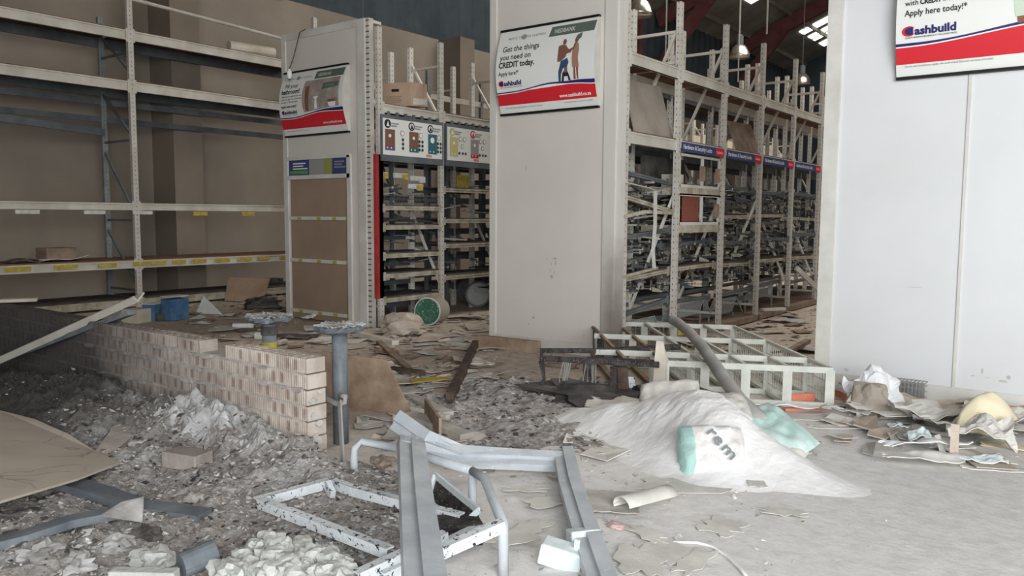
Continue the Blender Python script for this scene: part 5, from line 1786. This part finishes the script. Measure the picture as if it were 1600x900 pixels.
# ================================================================== POWDER HEAP AND BAGS
def pow_h(x, y):
    def g(cx, cy, sx, sy, h, rot=0.0):
        c, s = math.cos(rot), math.sin(rot)
        a, b = (x - cx) * c + (y - cy) * s, -(x - cx) * s + (y - cy) * c
        return h * math.exp(-(a / sx) ** 2 - (b / sy) ** 2)
    n = noise.fractal(Vector((x * 3, y * 3, 0.3)), 0.8, 2, 5)
    n = n * 0.6 + 0.1
    h = g(-2.35, 5.25, 0.42, 0.42, 0.23) + g(-2.05, 5.0, 0.34, 0.45, 0.22, 0.3) + g(-2.9, 5.3, 0.55, 0.4, 0.18) + g(-1.65, 4.95, 0.42, 0.2, 0.14, -0.2) + g(-2.1, 4.7, 0.5, 0.16, 0.05)
    return h * (1 + 0.10 * n) + 0.012 * n - 0.026


height_grid(-4.0, -0.9, 4.1, 6.3, 0.03, pow_h, 'powder_heap', 'powder', 'heap of spilled white cement powder on the floor', 'powder', keep=-0.01)


def pillow(name, mat, c, L, W, H, R, lab, seed=0, dent=0.15):
    bm = bmesh.new()
    bmesh.ops.create_grid(bm, x_segments=22, y_segments=16, size=1.0)
    m = MB(); m.smooth = True
    nv = len(bm.verts)
    bm.verts.index_update()
    for side in (1, -1):
        for v in bm.verts:
            x, y = v.co.x, v.co.y
            e = (1 - abs(x) ** 4) * (1 - abs(y) ** 3)
            e = max(0, e) ** 0.5
            h = H / 2 * e * side * (1 + dent * noise.fractal(Vector((x * 2 + seed, y * 2, side)), 0.8, 2, 4) * 2)
            wob = 0.05 * noise.noise(Vector((x * 3 + seed, y * 3, 5)))
            rr = 1 - 0.06 * (x * x * y * y)
            m.v.append((x * L / 2 * rr + wob * 0.3, y * W / 2 * rr, h + wob * 0.4))
        fs = [tuple(v.index + (0 if side == 1 else nv) for v in f.verts) for f in bm.faces]
        m.f += fs if side == 1 else [tuple(reversed(f)) for f in fs]
    bm.free()
    o = m.build(name, mat, origin=(0, 0, 0))
    o.location = c
    o.rotation_euler = R
    return tag(o, lab, 'bag', 'torn cement bags on the powder heap')


M['bag_text'] = plain('faded_bag_print', (120, 128, 128), 0.8)
# front bag leaning, label faces the viewer
bg1 = pillow('cement_bag', 'bag_label', tuple(at(1112, 708, 0.13)), 0.42, 0.36, 0.2, (math.radians(58), 0, math.radians(34)), 'white cement bag with a pale green print at the front of the powder heap', 1.0)
for _k, _ch in enumerate('rem'):
    _o = text_mesh(_ch, 0.13, M['bag_text'], lambda a, b, q=(0.0, 0.055, 0.13)[_k]: (-0.05 + 0.62 * (a + q) + 0.78 * b * 0.8, 0.10 - 0.78 * (a + q) + 0.62 * b * 0.8, 0.122), 'letter', None, bold=0.002)
    _v0 = Vector(_o['_w'])
    _o.parent = bg1
    _o.location = _v0
bg2 = pillow('cement_bag', 'bag_green', tuple(at(1214, 674, 0.17)), 0.54, 0.3, 0.14, (math.radians(24), math.radians(18), math.radians(-30)), 'faded green cement bag sagging over the side of the powder heap', 4.0)
bg3 = pillow('cement_bag', 'bag_paper', tuple(at(1214, 706, 0.07)), 0.34, 0.26, 0.12, (math.radians(30), math.radians(14), math.radians(-20)), 'cream cement bag end below the faded green bag', 7.0)
bg4 = pillow('cement_bag', 'bag_paper', tuple(at(1130, 646, 0.26)), 0.46, 0.36, 0.16, (math.radians(18), math.radians(10), math.radians(-60)), 'dusty paper bag on the crest of the powder heap under the grey tube', 9.0)
bg5 = pillow('cement_bag', 'bag_paper', (-2.62, 5.42, 0.22), 0.46, 0.34, 0.2, (math.radians(50), math.radians(-8), math.radians(20)), 'torn open paper bag with a raised point beside the bone coloured plank', 12.0, dent=0.12)
crumple('torn_bag_flap', 'bag_paper', (-3.15, 5.62, 0.05), 0.55, 0.3, 0.35, 0.04, 'pale torn flap of paper sack beside the burnt wire rack', 'paper', seed=3)
crumple('torn_bag_flap', 'pipe_steel', at(1258, 704, 0.06), 0.22, 0.10, -0.7, 0.05, 'dark folded scrap at the end of the green cement bag', 'scrap', seed=5)
crumple('torn_sheet', 'scrap_pale', (-3.2, 5.1, 0.01), 0.7, 0.12, 0.1, 0.01, 'long pale strip lying on the edge of the powder heap', 'strip', seed=6)
crumple('torn_sheet', 'scrap_pale', (-2.75, 4.75, 0.0), 0.55, 0.09, -0.35, 0.01, 'narrow pale strip on the floor before the powder heap', 'strip', seed=8)

# ================================================================== RUBBISH HEAP AT THE BRIGHT PANEL
def R_(px, py, z=0.0): return at(px, py, z)


items = [
    ('folded_paper', 'scrap_white', (1368, 645), 0.36, 0.30, 0.5, 'stiff white folded paper standing up in the rubbish by the bright panel', 0.12, 0.0, 0.9),
    ('card_sheet', 'scrap_pale', (1395, 655), 0.55, 0.26, 0.25, 'pale card sheet below the white folded paper', 0.05, 0.02, 0.0),
    ('card_sheet', 'scrap_tan', (1440, 645), 0.5, 0.3, 0.1, 'tan card sheet along the foot of the bright panel', 0.03, 0.0, 0.0),
    ('card_sheet', 'scrap_pale', (1470, 668), 0.62, 0.26, 0.35, 'arched pale sheet in the middle of the rubbish', 0.07, 0.03, 0.0),
    ('card_sheet', 'scrap_grey', (1500, 680), 0.55, 0.25, 0.5, 'grey sheet with dark folds in the middle of the rubbish', 0.06, 0.0, 0.0),
    ('card_sheet', 'scrap_pale', (1575, 668), 0.5, 0.3, 0.3, 'pale sheet behind the yellow foam', 0.06, 0.03, 0.0),
    ('card_sheet', 'scrap_grey', (1580, 690), 0.45, 0.25, 0.45, 'grey crumpled sheet beside the yellow foam', 0.06, 0.0, 0.0),
    ('card_sheet', 'scrap_tan', (1560, 652), 0.5, 0.2, 0.2, 'tan card sheet under the bright panel behind the yellow foam', 0.04, 0.0, 0.0),
    ('card_sheet', 'scrap_white', (1448, 712), 0.50, 0.10, 0.72, 'narrow white folded sheet at the front of the rubbish', 0.05, 0.0, 0.0),
    ('card_sheet', 'scrap_pale', (1440, 730), 0.48, 0.12, 0.55, 'long pale sheet lying lowest in the rubbish', 0.02, 0.0, 0.0),
    ('card_sheet', 'scrap_pale', (1530, 700), 0.34, 0.28, 0.2, 'rounded pale sheet below the yellow foam', 0.09, 0.0, 0.0),
    ('card_sheet', 'scrap_grey', (1320, 662), 0.30, 0.12, 0.2, 'grey torn sheet at the corner of the overturned shelf frame', 0.04, 0.0, 0.0),
    ('card_sheet', 'scrap_pale', (1268, 655), 0.55, 0.14, 0.55, 'flat pale sheet before the overturned shelf frame', 0.01, 0.0, 0.0),
    ('card_sheet', 'scrap_white', (1240, 648), 0.60, 0.06, 0.55, 'long white strip before the overturned shelf frame', 0.03, 0.0, 0.0),
    ('card_sheet', 'scrap_pale', (1330, 670), 0.60, 0.10, 0.5, 'thin flat sheet on the floor before the rubbish', 0.01, 0.0, 0.0),
    ('card_sheet', 'scrap_tan', (1345, 626), 0.30, 0.2, 0.2, 'tan card scrap between the shelf frame and the bright panel', 0.06, 0.0, 0.0),
    ('card_sheet', 'scrap_pale', (1590, 738), 0.6, 0.07, 0.4, 'long thin pale strip on the floor at the picture edge', 0.01, 0.0, 0.0),
]
for i, (nm, mt, (px, py), w, l, rot, lab, amp, curl, tl) in enumerate(items):
    crumple(nm, mt, R_(px, py), w * (1.18 if amp > 0.02 else 1), l * (1.3 if amp > 0.02 else 1), rot, amp * 1.25, lab, 'sheet' if nm == 'card_sheet' else 'paper', z=0.05 + 0.01 * (i % 4) if amp > 0.015 else 0.005, seed=i * 2.7 + 1, curl=curl, tilty=tl, group='card and paper sheets in the rubbish heap', freq=4.5)
# yellow foam
m = MB()
c = R_(1528, 698)
def foam(u, v):
    a = (u - .5) * 0.36; b = v
    k = math.sin(PI * (0.15 + 0.85 * u))
    return (c.x + a * 0.85 + 0.05 * b, c.y + 0.02 + a * 0.3 + 0.28 * b, 0.03 + 0.32 * math.sin(PI * (0.08 + 0.5 * b)) * (0.45 + 0.55 * k) + 0.02 * noise.noise(Vector((u * 4, v * 4, 2))))
m.sheet(foam, 14, 12, 0.02); m.smooth = True
tag(m.build('foam_sheet', 'yellow_foam'), 'arched pale yellow foam sheet standing in the rubbish heap', 'foam')
crumple('foam_sheet', 'yellow_foam', R_(1580, 704), 0.35, 0.12, 0.25, 0.02, 'flat pale yellow foam tail at the picture edge', 'foam', seed=4)
# beige sack lump against the panel
lump('dusty_sack', 'carton_grey', R_(1352, 630, 0.12) + Vector((0, .1, 0)), (0.16, 0.12, 0.17), 'dusty brown sack slumped against the bright panel', 'sack', 2.2, rough=0.3)
# wire basket fallen
p = R_(1418, 632)
m = MB()
for k in range(9):
    m.bar((p.x - 0.12 + .03 * k, p.y, 0.05), (p.x - 0.12 + .03 * k, p.y + 0.01, 0.19), 0.007, 0.007)
    m.bar((p.x - 0.12 + .03 * k, p.y, 0.19), (p.x - 0.12 + .03 * k, p.y + 0.16, 0.19), 0.006, 0.006)
for z in (0.05, 0.1, 0.15, 0.19):
    m.bar((p.x - .12, p.y, z), (p.x + .12, p.y, z), 0.007, 0.007); m.bar((p.x - .12, p.y + .16, z), (p.x + .12, p.y + .16, z), 0.007, 0.007)
m.bar((p.x - .12, p.y, .05), (p.x - .12, p.y + .16, .0), 0.02, 0.03); m.bar((p.x + .12, p.y, .05), (p.x + .12, p.y + .16, .0), 0.02, 0.03)
m.bb((p.x - .11, p.y + 0.1, 0.02), (p.x + .11, p.y + .11, 0.18))
tag(m.build('wire_basket', 'wire'), 'small square wire basket at the foot of the bright panel', 'basket')
# orange shelf pieces
for (pa, pb, w, h, z, lab) in (((1236, 632), (1272, 630), .02, .08, .05, 'short terracotta panel inside the corner of the overturned shelf frame'),
                               ((1305, 622), (1330, 634), .02, .05, .05, 'terracotta rail between the shelf frame and the bright panel'),
                               ((1330, 618), (1348, 624), .02, .07, .09, 'bent terracotta end piece beside the dusty sack'),
                               ((1555, 655), (1600, 662), .02, .05, .1, 'terracotta rail by the bright panel at the picture edge'),
                               ((1225, 645), (1290, 643), .05, .02, .03, 'thin terracotta strip under the front rail of the shelf frame'),
                               ((1540, 645), (1552, 652), .02, .07, .1, 'upright terracotta piece behind the yellow foam')):
    a, b = R_(*pa), R_(*pb)
    a.z = b.z = z
    tag(MB().bar(a, b, w, h).build('shelf_strip', 'orange'), lab, 'shelf piece', 'terracotta shelf pieces in the rubbish')
# upright sticks in front
p = R_(1490, 722)
m = MB().bar((p.x, p.y, 0.0), (p.x - 0.01, p.y + 0.06, 0.24), 0.05, 0.012, (0, 1, 0))
tag(m.build('card_strip', 'scrap_tan'), 'narrow tan strip standing upright in the rubbish', 'strip')
p = R_(1472, 712)
m = MB().bar((p.x + .02, p.y - .03, 0.0), (p.x - 0.04, p.y + 0.03, 0.13), 0.035, 0.012, (0, 1, 0))
tag(m.build('card_strip', 'scrap_pale'), 'short pale strip leaning beside the upright tan strip', 'strip')
crumple('plastic_bag', 'metal_bright', R_(1435, 695), 0.16, 0.16, 0.5, 0.06, 'crumpled bluish white plastic in the rubbish', 'plastic', seed=21, freq=9)
crumple('plastic_bag', 'metal_bright', R_(1402, 675), 0.12, 0.12, 0.5, 0.06, 'small crumpled white plastic below the pale card sheet', 'plastic', seed=23, freq=9)
crumple('plastic_bag', 'metal_bright', R_(1530, 725), 0.3, 0.14, 0.5, 0.03, 'bluish white torn plastic lowest in the rubbish', 'plastic', seed=25, freq=9)

# ================================================================== NEAR FLOOR PIECES
# rolled white card
p0, p1 = at(975, 805, 0), at(1060, 782, 0)
ax = (p1 - p0).normalized(); nrm = Vector((-ax.y, ax.x, 0))
m = MB(); m.smooth = True
def roll(u, v):
    a = -0.4 + 3.4 * v
    r = 0.055
    return p0 + ax * (0.36 * u - .02) + nrm * (r * math.cos(a) * 1.2) + Vector((0, 0, 0.055 + r * math.sin(a) * 0.9))
m.sheet(roll, 6, 12, 0.004)
tag(m.build('curled_card', 'scrap_pale'), 'curled white card lying beside the buckled door frame', 'card')
crumple('card_sheet', 'scrap_grey', at(955, 790), 0.30, 0.34, 0.5, 0.01, 'grey brown card flat under the curled white card', 'sheet', seed=31)
lump('pink_rag', dusty('dusty_pink_cloth', (188, 158, 152), (206, 180, 174), 8), at(963, 822, 0.01), (0.05, 0.035, 0.02), 'small dusty pink rag beside the curled white card', 'rag', 4.4)
# white tin box under the jamb
t = thing('crushed_tin_box', at(885, 880, 0), 'crushed shiny white tin box beside the buckled door frame leg', 'box')
pA = at(878, 882, 0)
MB().box((pA.x, pA.y + .0, 0.045), (0.20, 0.12, 0.10), Matrix.Rotation(0.4, 3, 'Z') @ Matrix.Rotation(0.2, 3, 'Y')).build('tin_body', 'metal_bright', t, bevel=0.01)
pB = at(912, 862, 0)
MB().box((pB.x, pB.y, 0.05), (0.15, 0.10, 0.12), Matrix.Rotation(0.9, 3, 'Z') @ Matrix.Rotation(-0.2, 3, 'X')).build('tin_lid', 'metal_bright', t, bevel=0.01)
MB().bar((pA.x + .06, pA.y + .02, 0), (pA.x + .07, pA.y + .02, .13), 0.025, 0.01, (0, 1, 0)).build('tin_strap', 'metal_bright', t)
# cable arcs
pts = [at(1052, 847, .01), at(1090, 848, .01), at(1115, 855, .01), at(1140, 872, .01), at(1158, 890, .01), at(1172, 908, .01)]
m = MB(); m.smooth = True; m.tube(pts, 0.008, 8)
tag(m.build('white_cable', 'p_white'), 'thin white cable curving over the dusty floor', 'cable')
pts = [at(970, 866, .01), at(1005, 872, .01), at(1030, 880, .01)]
m = MB(); m.tube(pts, 0.006, 6)
tag(m.build('grey_cable', 'tube'), 'short grey cable end beside the buckled door frame', 'cable')
front_scraps = [((1070, 760), .45, .3, 'scrap_pale'), ((1128, 824), .22, .18, 'scrap_pale'), ((1040, 862), .25, .2, 'scrap_pale'), ((1085, 880), .3, .1, 'scrap_pale'), ((1010, 838), .2, .1, 'scrap_pale'),
                ((1225, 805), .22, .1, 'scrap_pale'), ((1000, 880), .3, .2, 'scrap_pale'), ((830, 830), .2, .12, 'scrap_pale'), ((860, 790), .25, .15, 'scrap_pale'), ((820, 770), .22, .1, 'scrap_pale'),
                ((1215, 690), .2, .1, 'scrap_pale'), ((1180, 760), .2, .1, 'scrap_pale'), ((800, 850), .25, .15, 'scrap_pale')]
for i, ((px, py), w, l, mt) in enumerate(front_scraps):
    crumple('paper_scrap', mt, at(px, py), w, l, rnd.uniform(0, 3), 0.006, 'flat dusty paper scrap on the pale floor before the powder heap', 'scrap', z=0.003 + 0.0025 * i, n=6, seed=40 + i, group='flat scraps on the pale floor', th=0.003, jag=0.5)

# ================================================================== AISLE DEBRIS
def scrap(name, mat, x, y, w, l, lab, group, cat='scrap', z=0.0, th=0.006, warp=0.03):
    k = rnd.choice((4, 4, 5, 6))
    rot = rnd.uniform(0, PI)
    pts = []
    for j in range(k):
        a = 2 * PI * j / k + rnd.uniform(-.25, .25) + PI / 4
        rr = rnd.uniform(0.75, 1.1)
        pts.append((math.cos(a) * w * 0.6 * rr, math.sin(a) * l * 0.6 * rr))
    c_, s_ = math.cos(rot), math.sin(rot)
    tx, ty = rnd.uniform(-warp, warp), rnd.uniform(-warp, warp)
    m = MB()
    top = [(x + a * c_ - b * s_, y + a * s_ + b * c_, z + th + 0.012 + abs(tx * a + ty * b) * 2.2 + (warp if rnd.random() < .25 else 0)) for a, b in pts]
    cc = (x, y, z + th + 0.01)
    kk = len(top)
    vs = [cc] + top + [(cc[0], cc[1], cc[2] - th)] + [(p[0], p[1], p[2] - th) for p in top]
    fs = [(0, 1 + j, 1 + (j + 1) % kk) for j in range(kk)] + [(kk + 1, kk + 2 + (j + 1) % kk, kk + 2 + j) for j in range(kk)]
    fs += [(1 + j, kk + 2 + j, kk + 2 + (j + 1) % kk, 1 + (j + 1) % kk) for j in range(kk)]
    m.add(vs, fs)
    return tag(m.build(name, mat), lab, cat, group)


zones = [  # pixel boxes so the density follows what is seen, each placed on the floor
    (95, (590, 765, 490, 600), 'aisle between the noticeboard panel and the middle panel', ('scrap_tan', 'scrap_grey', 'scrap_brown', 'scrap_tan')),
    (70, (300, 560, 470, 545), 'floor before the noticeboard panel', ('scrap_tan', 'scrap_brown', 'scrap_tan', 'scrap_pale')),
    (48, (560, 720, 570, 700), 'floor behind the nearer bollard', ('scrap_grey', 'scrap_grey', 'scrap_tan')),
    (60, (1080, 1265, 488, 565), 'aisle beside the stripped rack', ('scrap_tan', 'scrap_brown', 'scrap_grey')),
    (34, (0, 300, 455, 480), 'floor under the wall rack', ('scrap_pale', 'scrap_brown', 'scrap_tan')),
    (36, (860, 1050, 640, 720), 'floor between the charred patch and the powder heap', ('scrap_pale', 'scrap_grey')),
    (30, (1290, 1600, 625, 720), 'floor under the rubbish at the bright panel', ('scrap_tan', 'scrap_pale', 'scrap_grey')),
]
for n, (xa, xb, ya, yb), where, mts in zones:
    for k in range(n):
        px, py = rnd.uniform(xa, xb), rnd.uniform(ya, yb)
        p = at(px, py)
        if p.y > Y0 - 0.1 and (-10.4 < p.x < -8.2 or -6.3 < p.x < -4.3 or -2.4 < p.x < 0):
            continue
        if p.x < -14.9 or 3.0 < p.y < 3.4 and p.x < -3.8:
            continue
        if p.x < -13.2 and p.y < 1:
            continue
        s = rnd.uniform(0.10, 0.42) * (1.25 if p.y > 6 else 0.8)
        scrap('cardboard_scrap', rnd.choice(mts), p.x, p.y, s, s * rnd.uniform(0.25, 0.9), 'torn flat card scrap on the ' + where, 'scraps on the ' + where, warp=0.028)

# picked-out pieces on the aisle floor
def plank(a, b, w, h, mat, lab, z=0.03, name='timber_plank', cat='plank'):
    A, B = at(*a), at(*b)
    A.z = z; B.z = z
    return tag(MB().bar(A, B, w, h).build(name, mat), lab, cat)


plank((743, 545), (703, 632), 0.07, 0.09, 'wood_dark', 'charred batten standing out of the ash towards the middle panel', z=0.06)
plank((750, 541), (842, 552), 0.08, 0.14, 'wood', 'broad timber lying along the foot of the middle panel', z=0.07)
plank((592, 540), (640, 585), 0.07, 0.03, 'wood', 'thin brown batten beside the yellow marked sheet', z=0.05)
plank((556, 527), (618, 542), 0.10, 0.06, 'wood_pale', 'white flaked timber in the aisle behind the nearer bollard', z=0.05)
plank((612, 583), (662, 590), 0.05, 0.06, 'wood_dark', 'short dark timber under the yellow marked sheet', z=0.04)
plank((855, 572), (900, 576), 0.05, 0.03, 'wood', 'thin timber on the floor behind the burnt wire rack', z=0.02)
plank((1150, 522), (1190, 521), 0.05, 0.03, 'scrap_pale', 'white stick on the aisle floor beside the stripped rack', z=0.02)
plank((1228, 560), (1262, 540), 0.07, 0.05, 'scrap_brown', 'brown batten leaning in the aisle beside the bright panel', z=0.06)
plank((1072, 512), (1125, 500), 0.3, 0.03, 'scrap_brown', 'brown plank resting in the foot of the second rack bay', z=0.13)
plank((1190, 497), (1225, 495), 0.08, 0.04, 'scrap_pale', 'pale stick in the foot of the third rack bay', z=0.13)
plank((615, 612), (700, 652), 0.10, 0.03, 'scrap_grey', 'grey metal strip behind the buckled door frame', z=0.03)
plank((665, 655), (688, 690), 0.02, 0.14, 'wood', 'short upright timber piece behind the buckled door frame', z=0.1)
plank((640, 655), (730, 690), 0.12, 0.04, 'scrap_grey', 'grey broken length beside the buckled door frame head', z=0.04)
crumple('painted_sheet', 'scrap_tan', at(655, 600), 0.9, 0.22, 0.95, 0.02, 'tan torn sheet below the yellow painted scrap', 'sheet', seed=51)
crumple('painted_sheet', 'label_yellow', at(672, 597, .03), 0.36, 0.15, 0.95, 0.01, 'scrap painted bright yellow in the middle aisle', 'sheet', z=0.03, seed=52)
crumple('card_sheet', 'scrap_tan', at(690, 497), 1.3, 0.3, 0.75, 0.02, 'long tan card lying behind the drum with the green lid', 'sheet', seed=53)
crumple('card_sheet', 'scrap_tan', at(650, 533), 0.6, 0.3, 0.9, 0.01, 'tan card flat in the aisle before the green lid drum', 'sheet', seed=54)
crumple('paper_scrap', 'scrap_white', at(755, 571), 0.24, 0.14, 0.4, 0.01, 'white paper scrap beside the charred batten', 'paper', seed=55)
crumple('paper_scrap', 'scrap_white', at(484, 502), 0.2, 0.2, 0.4, 0.06, 'crumpled white scrap at the foot of the noticeboard panel', 'paper', seed=56, freq=6)
crumple('black_mat', 'char_chip', at(453, 528), 0.7, 0.25, 0.6, 0.02, 'flat black mat behind the taped bollard', 'mat', seed=57)
tag(MB().tube([at(364, 509, .05), at(396, 509, .05)], 0.035, 10).build('paper_roll', 'scrap_white'), 'short white roll on the floor behind the brick wall', 'roll')
tag(MB().tube([at(399, 525, .05), at(412, 525, .05)], 0.05, 10).build('paper_roll', 'scrap_pale'), 'stubby pale roll beside the taped bollard', 'roll')
# leaning cardboard panel by wall rack
p = at(372, 474)
m = MB().prism([(p.x - .42, p.y, 0.02), (p.x + .36, p.y + .25, 0.02), (p.x + .1, p.y + .62, 0.42), (p.x - .75, p.y + .3, 0.42)], (0.3, -1, .6), 0.012)
tag(m.build('cardboard_piece', 'carton'), 'tan cardboard panel leaning under the wall rack', 'board')
# blue boxes behind the wall
for i, (px, lab) in enumerate(((243, 'blue box lying behind the brick wall under the wall rack'), (274, 'blue box with a pale edge standing beside the first blue box'))):
    p = at(px, 500)
    t = thing('blue_box', p, lab, 'box', 'blue boxes behind the brick wall')
    MB().box((p.x, p.y, .13 + .04 * i), (0.2, 0.34, 0.25 + .07 * i), Matrix.Rotation(0.5 - i * .3, 3, 'Z')).build('box_body', 'blue_box', t)
    MB().box((p.x, p.y, .26 + .11 * i), (0.206, 0.346, 0.012), Matrix.Rotation(0.5 - i * .3, 3, 'Z')).build('box_edge', 'scrap_pale', t)
p = at(259, 500)
m = MB(); m.smooth = True; m.lathe((p.x + .05, p.y - .1, 0), [(.08, 0), (.08, .12)], 16)
tag(m.build('dark_tin', 'char_chip'), 'dark tin between the two blue boxes', 'tin')
p = at(215, 503)
tag(MB().box((p.x, p.y, .1), (0.3, 0.3, 0.2), Matrix.Rotation(.3, 3, 'Z')).build('cardboard_box', 'carton_pale'), 'pale carton on the floor beside the blue boxes', 'box')
p = at(322, 492)
m = MB().prism([(p.x - .3, p.y, 0), (p.x + .3, p.y + .1, .02), (p.x - .25, p.y + .12, .28)], (0.2, -1, .3), .01)
tag(m.build('paper_corner', 'scrap_white'), 'white torn corner sticking up behind the brick wall', 'paper')
lump('dark_cloth', 'blue_steel' if False else 'deck_dark', at(408, 475, .08), (.3, .25, .12), 'dark blue grey cloth heap beside the noticeboard panel', 'cloth', 5.5, rough=.5)
p = at(427, 452)
tag(MB().box((p.x, p.y, .12), (.3, .3, .24)).build('dark_crate', 'char_chip'), 'small dark crate against the wall under the wall rack', 'crate')
for i in range(7):
    p = at(rnd.uniform(380, 450), rnd.uniform(462, 490))
    q_ = at(rnd.uniform(380, 450), rnd.uniform(462, 490))
    p.z = q_.z = 0.02 + .012 * i
    tag(MB().bar(p, p.lerp(q_, .8), .1, .02).build('dark_plank', 'scrap_brown' if i % 2 else 'char_chip'), 'dark slat in the loose pile beside the noticeboard panel', 'slat', 'dark slats beside the noticeboard panel')

# drum with green lid, grey drum, ply sack
p = at(664, 509)
t = thing('paint_drum', p, 'fallen drum with a flaked green lid before the lighting rack', 'drum')
axd = Vector((0.35, -0.93, 0.05)).normalized()
cc = Vector((p.x, p.y + 0.05, 0.205))
m = MB(); m.smooth = False
m.lathe(cc, [(.19, -.42), (.2, -.40), (.19, -.3), (.19, -.03), (.205, -.02), (.205, 0)], 28, axis=axd)
m.build('drum_body', 'carton_grey', t)
MB().lathe(cc + axd * 0.001, [(.192, 0), (.19, .006)], 28, axis=axd).build('drum_lid', 'pot_green', t)
MB().lathe(cc, [(.206, -.025), (.21, -.012), (.206, 0.004)], 28, axis=axd).build('rim_band', 'label_white', t)
p = at(735, 481)
t = thing('metal_drum', p, 'fallen grey metal drum with a torn white end beside the middle panel', 'drum')
axd = Vector((0.85, -0.5, -0.02)).normalized()
cc = Vector((p.x + 0.05, p.y + .15, 0.235))
MB().lathe(cc, [(.22, -.55), (.23, -.53), (.225, -.28), (.23, -.26), (.225, -.02), (.235, 0)], 28, axis=axd).build('drum_body', 'drum_grey', t)
MB().lathe(cc + axd * 0.001, [(.2, 0), (.19, .006)], 28, axis=axd).build('drum_end', 'lid_white', t)
lump('paper_sack', 'scrap_tan', at(628, 508, .12), (.32, .22, .15), 'tan sack lump beside the drum with the green lid', 'sack', 8.1, rough=.45, sq=.2)
